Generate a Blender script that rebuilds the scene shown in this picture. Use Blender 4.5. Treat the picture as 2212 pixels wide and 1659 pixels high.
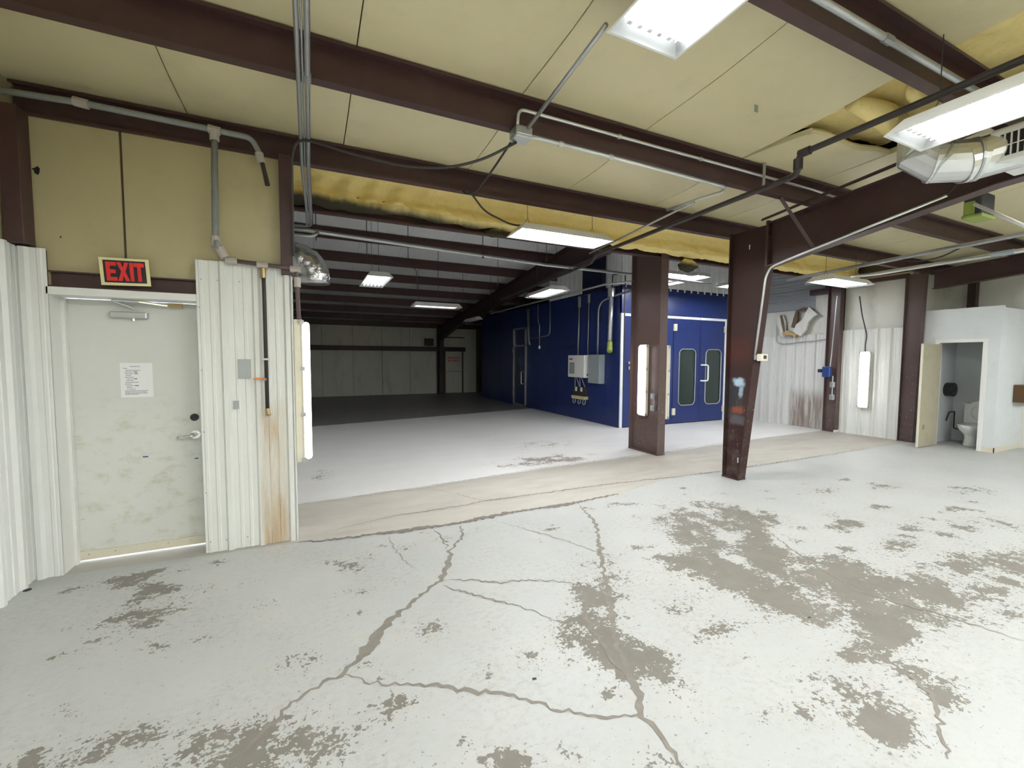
import bpy, math, random
import numpy as np
from math import sin, cos, tan, radians, pi, hypot, atan2
from mathutils import Matrix, Vector, noise as mnoise

for o in list(bpy.data.objects): bpy.data.objects.remove(o)
random.seed(7); RNG = np.random.default_rng(7)
scn = bpy.context.scene; COL = scn.collection

# ------------------------------------------------------------------ camera
F = 934.; YAW = radians(25); PIT = radians(3.33); ROL = radians(-.23); H = 1.6
fwd = np.array([sin(YAW)*cos(PIT), cos(YAW)*cos(PIT), -sin(PIT)])
rgt = np.array([cos(YAW), -sin(YAW), 0.]); dwn = np.cross(fwd, rgt)
R2 = rgt*cos(ROL)+dwn*sin(ROL); D2 = -rgt*sin(ROL)+dwn*cos(ROL)
cam = bpy.data.cameras.new('camera'); camo = bpy.data.objects.new('camera', cam); COL.objects.link(camo)
cam.sensor_width = 36.; cam.lens = F/2212*36; cam.clip_start = .05; cam.clip_end = 200
camo.matrix_world = Matrix(((R2[0], -D2[0], -fwd[0], 0), (R2[1], -D2[1], -fwd[1], 0), (R2[2], -D2[2], -fwd[2], H), (0, 0, 0, 1)))
scn.camera = camo

# ------------------------------------------------------------------ world, exposure
w = bpy.data.worlds.new('world'); scn.world = w; w.use_nodes = True
w.node_tree.nodes['Background'].inputs[0].default_value = (.82, .9, 1, 1)
w.node_tree.nodes['Background'].inputs[1].default_value = 3.0
vs = scn.view_settings; vs.view_transform = 'Standard'; vs.look = 'None'; vs.gamma = 1; vs.use_curve_mapping = False
vs.exposure = 2.66
TUBE_MAIN = 21.0      # lamp strengths: hall behind the viewpoint, front hall, booth side, back hall
TUBE_FRONT = 5.0
TUBE_SIDE = 9.0
TUBE_BACK = .45

# ------------------------------------------------------------------ site geometry (metres): x along the eave, y into the building
YP, YD = 4.19, 4.40            # face of the metal sheets, face of the exit door
XL = -1.83                     # left wall
XE = 11.8                      # end wall
XR = 10.70                     # right wall of the rear building
YF = 19.5                      # far wall
def ceil1(y): return 3.50+.0594*(4.25-y)          # front roof, underside of the insulation
def raf2(y): return 3.96-.1*(y-9.67)              # rear roof, top of the rafter
def ray(u, v):
    return R2*((u-1106)/F)+D2*((v-829.5)/F)+fwd
def ax(u, v, x): d = ray(u, v); t = x/d[0]; return (x, t*d[1], H+t*d[2])
def ay(u, v, y): d = ray(u, v); t = y/d[1]; return (t*d[0], y, H+t*d[2])
def az(u, v, z): d = ray(u, v); t = (z-H)/d[2]; return (t*d[0], t*d[1], z)

# ------------------------------------------------------------------ materials
MATS = {}
def nodes(name):
    m = bpy.data.materials.new(name); m.use_nodes = True; MATS[name] = m
    nt = m.node_tree; b = nt.nodes['Principled BSDF']
    return m, nt, b
def N(nt, t, **kw):
    n = nt.nodes.new(t)
    for k, v in kw.items(): setattr(n, k, v)
    return n
def coords(nt, stretch=None, rot=None):
    g = N(nt, 'ShaderNodeNewGeometry')
    if not stretch and not rot: return g.outputs['Position']
    mp = N(nt, 'ShaderNodeMapping')
    if stretch: mp.inputs['Scale'].default_value = stretch
    if rot: mp.inputs['Rotation'].default_value = rot
    nt.links.new(g.outputs['Position'], mp.inputs['Vector']); return mp.outputs[0]
def noise(nt, scale, detail=4, rough=.55, stretch=None, vec=None, dist=0):
    n = N(nt, 'ShaderNodeTexNoise'); n.inputs['Scale'].default_value = scale; n.inputs['Detail'].default_value = detail
    n.inputs['Roughness'].default_value = rough; n.inputs['Distortion'].default_value = dist
    nt.links.new(vec or coords(nt, stretch), n.inputs['Vector']); return n.outputs['Fac']
def mth(nt, op, a, b=None, clamp=False):
    n = N(nt, 'ShaderNodeMath', operation=op); n.use_clamp = clamp
    for i, s in enumerate((a, b)):
        if s is None: continue
        if isinstance(s, (int, float)): n.inputs[i].default_value = s
        else: nt.links.new(s, n.inputs[i])
    return n.outputs[0]
def step(nt, x, lo, hi):      # smooth 0..1
    n = N(nt, 'ShaderNodeMapRange', interpolation_type='SMOOTHSTEP')
    n.inputs['From Min'].default_value = lo; n.inputs['From Max'].default_value = hi
    nt.links.new(x, n.inputs['Value']); return n.outputs[0]
def mix(nt, fac, a, b):
    n = N(nt, 'ShaderNodeMix', data_type='RGBA')
    if isinstance(fac, (int, float)): n.inputs[0].default_value = fac
    else: nt.links.new(fac, n.inputs[0])
    for i, c in ((6, a), (7, b)):
        if isinstance(c, tuple): n.inputs[i].default_value = (*c[:3], 1)
        else: nt.links.new(c, n.inputs[i])
    return n.outputs[2]
def sepxyz(nt):
    s = N(nt, 'ShaderNodeSeparateXYZ'); nt.links.new(coords(nt), s.inputs[0]); return s.outputs
def bump(nt, b, h, strength=.3, dist=.01):
    n = N(nt, 'ShaderNodeBump'); n.inputs['Strength'].default_value = strength; n.inputs['Distance'].default_value = dist
    nt.links.new(h, n.inputs['Height']); nt.links.new(n.outputs[0], b.inputs['Normal'])
def M(name, col, rough=.5, metal=0, var=.12, scale=5, dirt=None, dirtamt=.5, stretch=None, bmp=0, bscale=30, spec=.5):
    m, nt, b = nodes(name)
    n = noise(nt, scale, 5, .6, stretch)
    c = mix(nt, n, tuple(x*(1-var) for x in col), tuple(min(1, x*(1+var)) for x in col))
    if dirt:
        d = noise(nt, scale*2.3, 8, .65, stretch)
        c = mix(nt, mth(nt, 'MULTIPLY', step(nt, d, .5, .72), dirtamt), c, dirt)
    nt.links.new(c, b.inputs['Base Color'])
    b.inputs['Roughness'].default_value = rough; b.inputs['Metallic'].default_value = metal; b.inputs['Specular IOR Level'].default_value = spec
    if bmp: bump(nt, b, noise(nt, bscale, 4), bmp)
    return m
def EM(name, col, s):
    m, nt, b = nodes(name); b.inputs['Base Color'].default_value = (*[.8*c for c in col], 1)
    b.inputs['Emission Color'].default_value = (*col, 1); b.inputs['Emission Strength'].default_value = s; return m

M('steel', (.060, .028, .026), .45, 0, .2, 3, (.10, .06, .055), .3)
M('steel_dark', (.045, .020, .019), .5, 0, .2, 3, (.02, .012, .012), .4)
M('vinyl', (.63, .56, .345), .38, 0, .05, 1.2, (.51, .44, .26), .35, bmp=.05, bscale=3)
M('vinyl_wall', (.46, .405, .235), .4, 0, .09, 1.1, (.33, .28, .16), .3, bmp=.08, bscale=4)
M('vinyl_white', (.62, .62, .57), .4, 0, .08, 1.5, (.35, .32, .26), .4, stretch=(1, 1, .3))
M('seam', (.10, .075, .045), .8)
M('sheet', (.72, .73, .70), .38, 0, .04, 2, (.62, .60, .55), .14, stretch=(1, 1, .6))
M('sheet_grey', (.42, .44, .45), .35, .3, .08, 2)
M('roof_white', (.66, .67, .67), .45, 0, .06, 2, (.5, .48, .45), .3)
M('galv', (.42, .44, .45), .38, .75, .12, 9)
M('galv_bright', (.66, .68, .68), .28, .8, .1, 9)
M('pvc', (.24, .26, .25), .5, 0, .12, 8, (.4, .4, .38), .4)
M('pvc_joint', (.44, .40, .36), .6, 0, .15, 9)
M('pipe_dark', (.045, .036, .034), .5, .2, .2, 8)
M('pipe_brown', (.12, .085, .08), .5, 0, .2, 8)
M('white_paint', (.75, .75, .72), .4, 0, .04, 4)
M('white_trim', (.72, .76, .80), .35, 0, .05, 4)
M('cream', (.66, .62, .50), .45, 0, .08, 5)
M('black', (.012, .012, .014), .4, 0, .1, 5)
M('rubber', (.035, .035, .037), .6, 0, .1, 5)
M('cable', (.04, .038, .035), .6, 0, .1, 5)
M('reflector', (.40, .41, .41), .35, 0, .05, 5)
M('chrome', (.75, .76, .77), .18, 1, .05, 5)
M('alu', (.55, .56, .56), .35, .7, .08, 9)
M('brass', (.42, .32, .16), .4, .6, .1, 9)
M('grey_box', (.30, .34, .36), .45, 0, .06, 5)
M('booth_blue', (.018, .034, .145), .3, 0, .15, 1.3, (.05, .06, .14), .3)
M('booth_blue_dark', (.006, .010, .035), .4, 0, .2, 1.3)
M('glass_dark', (.035, .05, .045), .12, 0, .1, 3)
M('plaster', (.62, .65, .66), .6, 0, .04, 3, (.5, .5, .48), .25)
M('tan_door', (.40, .37, .27), .5, 0, .08, 2, (.25, .21, .12), .4)
M('porcelain', (.72, .74, .72), .15, 0, .02, 4)
M('wood', (.10, .05, .016), .5, 0, .2, 6, stretch=(1, 1, 6))
M('orange', (.65, .22, .06), .5)
M('green_yellow', (.27, .34, .07), .5, 0, .15, 12)
M('foil', (.55, .56, .57), .22, .9, .15, 14, bmp=1.0, bscale=16)
M('paper', (.80, .80, .80), .7, 0, .03, 8)
M('ink', (.25, .25, .27), .7)
M('ink_dark', (.08, .08, .09), .7)
M('red', (.75, .025, .03), .5, 0, .05, 5)
M('sign_yellow', (.75, .70, .38), .5, 0, .05, 5)
M('sign_black', (.016, .012, .012), .4)
M('tape', (.36, .38, .38), .45, .3, .1, 20)
M('blue_part', (.02, .05, .20), .4)
M('stud_yellow', (.60, .52, .30), .7)
M('concrete_strip', (.40, .375, .325), .8)
M('batt', (.42, .31, .15), .9, 0, .3, 25, bmp=.5, bscale=40)
M('dirty_inner', (.12, .085, .055), .9, 0, .4, 20)
M('screen', (.03, .035, .05), .2)
EM('tube_main', (.94, .975, 1), TUBE_MAIN); EM('tube_centre', (.96, .975, 1), 21.0); EM('tube_mid', (.98, .965, 1), 1.6); EM('tube_front', (.94, .975, 1), TUBE_FRONT)
EM('tube_side', (.96, .97, 1), TUBE_SIDE)
EM('tube_back', (1, .96, .97), TUBE_BACK)
EM('lens_lit', (1, .985, .96), 1.0)

def mat_foam():
    m, nt, b = nodes('foam')
    s = sepxyz(nt); n1 = noise(nt, 5, 6, .6); n2 = noise(nt, 22, 5, .6)
    c = mix(nt, n1, (.80, .63, .24), (.92, .78, .36))
    c = mix(nt, mth(nt, 'MULTIPLY', step(nt, n2, .5, .8), .4), c, (.62, .46, .15))
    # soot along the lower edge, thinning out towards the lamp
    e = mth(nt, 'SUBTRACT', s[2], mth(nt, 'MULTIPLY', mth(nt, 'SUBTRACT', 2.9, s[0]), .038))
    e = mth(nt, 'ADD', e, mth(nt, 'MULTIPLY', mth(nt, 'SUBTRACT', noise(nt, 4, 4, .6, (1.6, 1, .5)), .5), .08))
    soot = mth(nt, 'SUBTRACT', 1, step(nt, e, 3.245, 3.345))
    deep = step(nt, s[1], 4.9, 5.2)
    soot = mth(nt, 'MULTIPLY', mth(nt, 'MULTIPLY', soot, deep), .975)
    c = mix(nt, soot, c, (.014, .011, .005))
    nt.links.new(c, b.inputs['Base Color']); b.inputs['Roughness'].default_value = .75
    bump(nt, b, mth(nt, 'ADD', n1, mth(nt, 'MULTIPLY', n2, .35)), .5, .03)
mat_foam()

def mat_door():
    m, nt, b = nodes('door_paint')
    s = sepxyz(nt); n = noise(nt, 2.2, 5, .6)
    c = mix(nt, n, (.60, .615, .57), (.68, .695, .65))
    low = mth(nt, 'SUBTRACT', 1, step(nt, s[2], .95, 1.45))
    sm = mth(nt, 'MULTIPLY', step(nt, noise(nt, 5, 8, .7, (1, 1, 1.6)), .48, .70), low)
    c = mix(nt, mth(nt, 'MULTIPLY', sm, .55), c, (.42, .36, .22))
    sc = step(nt, noise(nt, 14, 10, .75, (.8, 1, 2.2)), .64, .70)
    c = mix(nt, mth(nt, 'MULTIPLY', mth(nt, 'MULTIPLY', sc, low), .55), c, (.20, .19, .17))
    nt.links.new(c, b.inputs['Base Color']); b.inputs['Roughness'].default_value = .42
mat_door()

def mat_stained(name, base, axis, lo, hi, ztop, col, amt):
    m, nt, b = nodes(name)
    s = sepxyz(nt); n = noise(nt, 2, 5, .6, (1, 1, .25))
    c = mix(nt, n, tuple(x*.97 for x in base), tuple(x*1.02 for x in base))
    st = noise(nt, 9, 7, .65, (1, 1, .10))
    a = mth(nt, 'MULTIPLY', step(nt, s[axis], lo-.03, lo+.05), mth(nt, 'SUBTRACT', 1, step(nt, s[axis], hi-.05, hi+.03)))
    z = mth(nt, 'SUBTRACT', 1, step(nt, mth(nt, 'ADD', s[2], mth(nt, 'MULTIPLY', mth(nt, 'SUBTRACT', st, .5), .9)), ztop-.35, ztop))
    k = mth(nt, 'MULTIPLY', mth(nt, 'MULTIPLY', a, z), mth(nt, 'ADD', .35, mth(nt, 'MULTIPLY', step(nt, st, .38, .6), .65)))
    c = mix(nt, mth(nt, 'MULTIPLY', k, amt), c, col)
    nt.links.new(c, b.inputs['Base Color']); b.inputs['Roughness'].default_value = .42
mat_stained('sheet_rust', (.70, .71, .67), 0, -.40, -.19, 1.34, (.42, .28, .13), .8)
mat_stained('sheet_dirty', (.62, .62, .60), 1, 5.95, 6.75, 1.0, (.17, .11, .08), .85)

def mat_column():
    m, nt, b = nodes('steel_worn')
    s = sepxyz(nt); n = noise(nt, 3, 5, .6)
    c = mix(nt, n, (.080, .048, .043), (.110, .070, .064))
    lowz = mth(nt, 'SUBTRACT', 1, step(nt, s[2], .5, 1.9))
    sc = step(nt, noise(nt, 26, 8, .7, (1, 1, .5)), .60, .66)
    c = mix(nt, mth(nt, 'MULTIPLY', mth(nt, 'MULTIPLY', sc, lowz), .6), c, (.45, .40, .36))
    gr = mth(nt, 'MULTIPLY', step(nt, noise(nt, 2.5, 4, .6), .42, .65), lowz)  # grey wash; also paints the lower half lighter, as light falling there
    c = mix(nt, mth(nt, 'MULTIPLY', gr, .45), c, (.13, .10, .095))
    nt.links.new(c, b.inputs['Base Color']); b.inputs['Roughness'].default_value = .42
mat_column()
def mat_column_paint():       # tapered column: overspray patches of blue, grey and red paint
    m, nt, b = nodes('steel_overspray')
    s = sepxyz(nt); n = noise(nt, 3, 5, .6)
    c = mix(nt, n, (.036, .016, .014), (.050, .023, .020))
    def blob(z0, h, y0, wy, col, amt, c):
        nz = mth(nt, 'MULTIPLY', mth(nt, 'SUBTRACT', noise(nt, 9, 5, .6), .5), .10)
        dz = mth(nt, 'ABSOLUTE', mth(nt, 'SUBTRACT', mth(nt, 'ADD', s[2], nz), z0)); dy = mth(nt, 'ABSOLUTE', mth(nt, 'SUBTRACT', mth(nt, 'ADD', s[1], nz), y0))
        k = mth(nt, 'MULTIPLY', mth(nt, 'SUBTRACT', 1, step(nt, dz, h*.4, h*1.15)), mth(nt, 'SUBTRACT', 1, step(nt, dy, wy*.45, wy*1.15)))
        return mix(nt, mth(nt, 'MULTIPLY', k, amt), c, col)
    c = blob(1.72, .20, 3.95, .22, (.075, .024, .018), .8, c)
    c = blob(1.10, .30, 3.98, .14, (.035, .035, .04), .9, c)
    c = blob(1.30, .055, 3.93, .09, (.42, .56, .66), .95, c)
    c = blob(1.18, .10, 3.90, .035, (.30, .42, .52), .9, c)
    c = blob(.93, .05, 3.94, .11, (.28, .07, .03), .9, c)
    c = blob(.80, .08, 3.94, .14, (.12, .12, .14), .7, c)
    lowz = mth(nt, 'SUBTRACT', 1, step(nt, s[2], .3, 1.6))
    sc = step(nt, noise(nt, 34, 8, .7, (1, 1, .7)), .62, .67)
    c = mix(nt, mth(nt, 'MULTIPLY', mth(nt, 'MULTIPLY', sc, lowz), .8), c, (.55, .50, .48))
    c = mix(nt, mth(nt, 'MULTIPLY', mth(nt, 'MULTIPLY', step(nt, noise(nt, 4, 4, .6), .45, .65), lowz), .4), c, (.13, .10, .095))
    nt.links.new(c, b.inputs['Base Color']); b.inputs['Roughness'].default_value = .6; b.inputs['Specular IOR Level'].default_value = .3
mat_column_paint()

def mat_floor():
    m, nt, b = nodes('floor_paint')
    s = sepxyz(nt)
    at = N(nt, 'ShaderNodeAttribute', attribute_name='wear').outputs['Fac']
    sp = N(nt, 'ShaderNodeAttribute', attribute_name='strip').outputs['Fac']
    paint = mix(nt, noise(nt, 1.1, 4, .6), (.39, .40, .385), (.50, .51, .495))
    # scuffed, half-bare paint around the worn areas
    scuff = mth(nt, 'MULTIPLY', step(nt, noise(nt, 14, 6, .72), .40, .66), mth(nt, 'MULTIPLY', step(nt, at, .02, .5), .6))
    paint = mix(nt, scuff, paint, (.44, .42, .38))
    grime = mth(nt, 'MULTIPLY', step(nt, noise(nt, 2.3, 5, .65), .46, .72), .3)
    paint = mix(nt, grime, paint, (.52, .50, .455))
    mott = mth(nt, 'MULTIPLY', step(nt, noise(nt, 24, 5, .75, (1, 1.3, 1)), .44, .70), mth(nt, 'ADD', .16, mth(nt, 'MULTIPLY', step(nt, noise(nt, 1.7, 3), .4, .65), .5)))
    paint = mix(nt, mott, paint, (.33, .32, .295))
    conc = mix(nt, noise(nt, 4, 5, .7), (.145, .13, .105), (.25, .233, .20))
    # flaked patches: noise against the wear field
    n1 = noise(nt, 10, 6, .65, dist=.35); n2 = noise(nt, 30, 5, .62, (1, 1.25, 1), dist=.2); n3 = noise(nt, 70, 2, .6)
    f = mth(nt, 'ADD', mth(nt, 'MULTIPLY', n1, .42), mth(nt, 'ADD', mth(nt, 'MULTIPLY', n2, .38), mth(nt, 'MULTIPLY', n3, .20)))
    thr = mth(nt, 'ADD', .305, mth(nt, 'MULTIPLY', at, .235))
    m1 = step(nt, mth(nt, 'SUBTRACT', thr, f), -.004, .010)
    m2 = step(nt, mth(nt, 'SUBTRACT', mth(nt, 'ADD', .338, mth(nt, 'MULTIPLY', at, .15)), mth(nt, 'ADD', mth(nt, 'MULTIPLY', n2, .5), mth(nt, 'MULTIPLY', n3, .5))), -.004, .012)
    flake = mth(nt, 'MAXIMUM', m1, mth(nt, 'MULTIPLY', m2, .8))
    near = mix(nt, flake, paint, conc)
    # bare strip between the two buildings
    bare = mix(nt, noise(nt, 3.5, 6, .68, (.6, 1.6, 1)), (.36, .335, .29), (.52, .495, .445))
    bare = mix(nt, mth(nt, 'MULTIPLY', step(nt, noise(nt, 1.3, 6, .6, (.5, 2, 1)), .5, .7), .5), bare, (.36, .31, .27))
    edge = mth(nt, 'ADD', sp, mth(nt, 'MULTIPLY', mth(nt, 'SUBTRACT', noise(nt, 4, 8, .65), .5), .10))
    c = mix(nt, step(nt, edge, -.01, .01), near, bare)
    # rear slab: greyer paint, darker in the back
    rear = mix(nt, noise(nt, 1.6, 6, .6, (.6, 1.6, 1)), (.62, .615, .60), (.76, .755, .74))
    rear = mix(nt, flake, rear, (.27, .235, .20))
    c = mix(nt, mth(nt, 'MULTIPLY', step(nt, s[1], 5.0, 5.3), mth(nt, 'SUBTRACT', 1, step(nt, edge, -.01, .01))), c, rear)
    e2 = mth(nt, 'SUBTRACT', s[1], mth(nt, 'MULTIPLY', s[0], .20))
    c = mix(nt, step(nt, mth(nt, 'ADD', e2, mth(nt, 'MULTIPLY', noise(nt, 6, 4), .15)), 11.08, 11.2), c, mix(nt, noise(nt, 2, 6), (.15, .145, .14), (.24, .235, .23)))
    nt.links.new(c, b.inputs['Base Color'])
    r = mix(nt, mth(nt, 'MAXIMUM', flake, step(nt, edge, -.01, .01)), (.52, .52, .52), (.8, .8, .8))
    r = mix(nt, step(nt, s[1], 5.0, 5.3), r, (.42, .42, .42))
    nt.links.new(r, b.inputs['Roughness'])
    bump(nt, b, mth(nt, 'ADD', mth(nt, 'MULTIPLY', flake, -.6), mth(nt, 'MULTIPLY', noise(nt, 9, 5), .5)), .25, .006)
mat_floor()
M('crack', (.23, .208, .178), .9, 0, .3, 12)
M('crack_dark', (.19, .168, .145), .9, 0, .3, 12)

# ------------------------------------------------------------------ mesh helpers
ORG = {}
def org(o): return ORG.get(o.name, (0, 0, 0)) if o else (0, 0, 0)
class MB:
    def __init__(s): s.v = []; s.f = []
    def add(s, vs, fs):
        k = len(s.v); s.v += [tuple(map(float, p)) for p in vs]; s.f += [tuple(i+k for i in f) for f in fs]; return s
    def box(s, x0, x1, y0, y1, z0, z1):
        return s.add([(x0, y0, z0), (x1, y0, z0), (x1, y1, z0), (x0, y1, z0), (x0, y0, z1), (x1, y0, z1), (x1, y1, z1), (x0, y1, z1)],
                     [(0, 3, 2, 1), (4, 5, 6, 7), (0, 1, 5, 4), (1, 2, 6, 5), (2, 3, 7, 6), (3, 0, 4, 7)])
    def hexa(s, p):                       # 8 corners: bottom 4, top 4
        return s.add(p, [(0, 3, 2, 1), (4, 5, 6, 7), (0, 1, 5, 4), (1, 2, 6, 5), (2, 3, 7, 6), (3, 0, 4, 7)])
    def prism(s, prof, axis, a, b):       # closed 2-D profile extruded along an axis
        def P(p, t): return {'x': (t, p[0], p[1]), 'y': (p[0], t, p[1]), 'z': (p[0], p[1], t)}[axis]
        n = len(prof); vs = [P(p, a) for p in prof]+[P(p, b) for p in prof]
        return s.add(vs, [tuple(range(n-1, -1, -1)), tuple(range(n, 2*n))]+[(i, (i+1) % n, n+(i+1) % n, n+i) for i in range(n)])
    def tube(s, pts, r, n=8, fil=0, caps=True):
        pts = fillet([Vector(p) for p in pts], fil) if fil else [Vector(p) for p in pts]
        rs = r if isinstance(r, (list, tuple)) else [r]*len(pts)
        T = [(pts[min(i+1, len(pts)-1)]-pts[max(i-1, 0)]).normalized() for i in range(len(pts))]
        up = Vector((0, 0, 1)) if abs(T[0].z) < .9 else Vector((1, 0, 0))
        u = T[0].cross(up).normalized(); vs = []
        for i, p in enumerate(pts):
            u = (u-T[i]*u.dot(T[i])).normalized(); v = T[i].cross(u)
            for k in range(n):
                a = 2*pi*k/n; vs.append(p+(u*cos(a)+v*sin(a))*rs[i])
        fs = [(i*n+k, i*n+(k+1) % n, (i+1)*n+(k+1) % n, (i+1)*n+k) for i in range(len(pts)-1) for k in range(n)]
        if caps: fs += [tuple(range(n-1, -1, -1)), tuple(range((len(pts)-1)*n, len(pts)*n))]
        return s.add(vs, fs)
    def cyl(s, p, q, r, n=12, r2=None): return s.tube([p, q], [r, r if r2 is None else r2], n)
    def grid(s, fn, nu, nv, thick=None):
        vs = [fn(i/nu, j/nv) for i in range(nu+1) for j in range(nv+1)]
        return s.add(vs, [(i*(nv+1)+j, (i+1)*(nv+1)+j, (i+1)*(nv+1)+j+1, i*(nv+1)+j+1) for i in range(nu) for j in range(nv)])
    def lathe(s, prof, c, n=20, sx=1, sy=1):
        k = len(prof); vs = [(c[0]+r*cos(2*pi*i/n)*sx, c[1]+r*sin(2*pi*i/n)*sy, c[2]+z) for i in range(n) for r, z in prof]
        fs = [(i*k+j, ((i+1) % n)*k+j, ((i+1) % n)*k+j+1, i*k+j+1) for i in range(n) for j in range(k-1)]
        return s.add(vs, fs+[tuple(i*k+k-1 for i in range(n)), tuple(i*k for i in range(n-1, -1, -1))])
    def mesh(s, name, mat, o=(0, 0, 0), smooth=False):
        me = bpy.data.meshes.new(name)
        me.from_pydata([(p[0]-o[0], p[1]-o[1], p[2]-o[2]) for p in s.v], [], s.f); me.update()
        me.materials.append(MATS[mat] if isinstance(mat, str) else mat)
        if smooth: me.polygons.foreach_set('use_smooth', [True]*len(me.polygons))
        return me
    def build(s, name, mat, parent=None, smooth=False, bevel=0):
        me = s.mesh(name, mat, org(parent), smooth)
        o = bpy.data.objects.new(name, me); COL.objects.link(o)
        if parent: o.parent = parent; ORG[o.name] = org(parent)
        if smooth == 'auto':
            for p in me.polygons: p.use_smooth = True
        if bevel:
            md = o.modifiers.new('bevel', 'BEVEL'); md.width = bevel; md.segments = 2; md.limit_method = 'ANGLE'
        return o
def fillet(p, r, k=5):
    out = [p[0]]
    for i in range(1, len(p)-1):
        a = (p[i-1]-p[i]); b = (p[i+1]-p[i]); d = min(r, a.length*.45, b.length*.45)
        A = p[i]+a.normalized()*d; B = p[i]+b.normalized()*d
        for j in range(k+1):
            t = j/k; out.append(A*(1-t)**2+p[i]*2*t*(1-t)+B*t*t)
    return out+[p[-1]]
def box(name, mat, x0, x1, y0, y1, z0, z1, parent=None, bevel=0): return MB().box(x0, x1, y0, y1, z0, z1).build(name, mat, parent, bevel=bevel)
def thing(name, label, cat, loc, group=None):
    o = bpy.data.objects.new(name, None); COL.objects.link(o); o.location = loc; o.empty_display_size = .1
    ORG[o.name] = tuple(loc); o['label'] = label; o['category'] = cat
    if group: o['group'] = group
    return o
def tag(o, label, cat, group=None):
    o['label'] = label; o['category'] = cat
    if group: o['group'] = group
    return o
def struct(o): o['kind'] = 'structure'; return o
def shell(name, loc=(0, 0, 0)):
    o = bpy.data.objects.new(name, None); COL.objects.link(o); o.location = loc; ORG[o.name] = tuple(loc); o['kind'] = 'structure'; return o
def inst(name, me, parent):
    o = bpy.data.objects.new(name, me); COL.objects.link(o); o.parent = parent; return o

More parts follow.
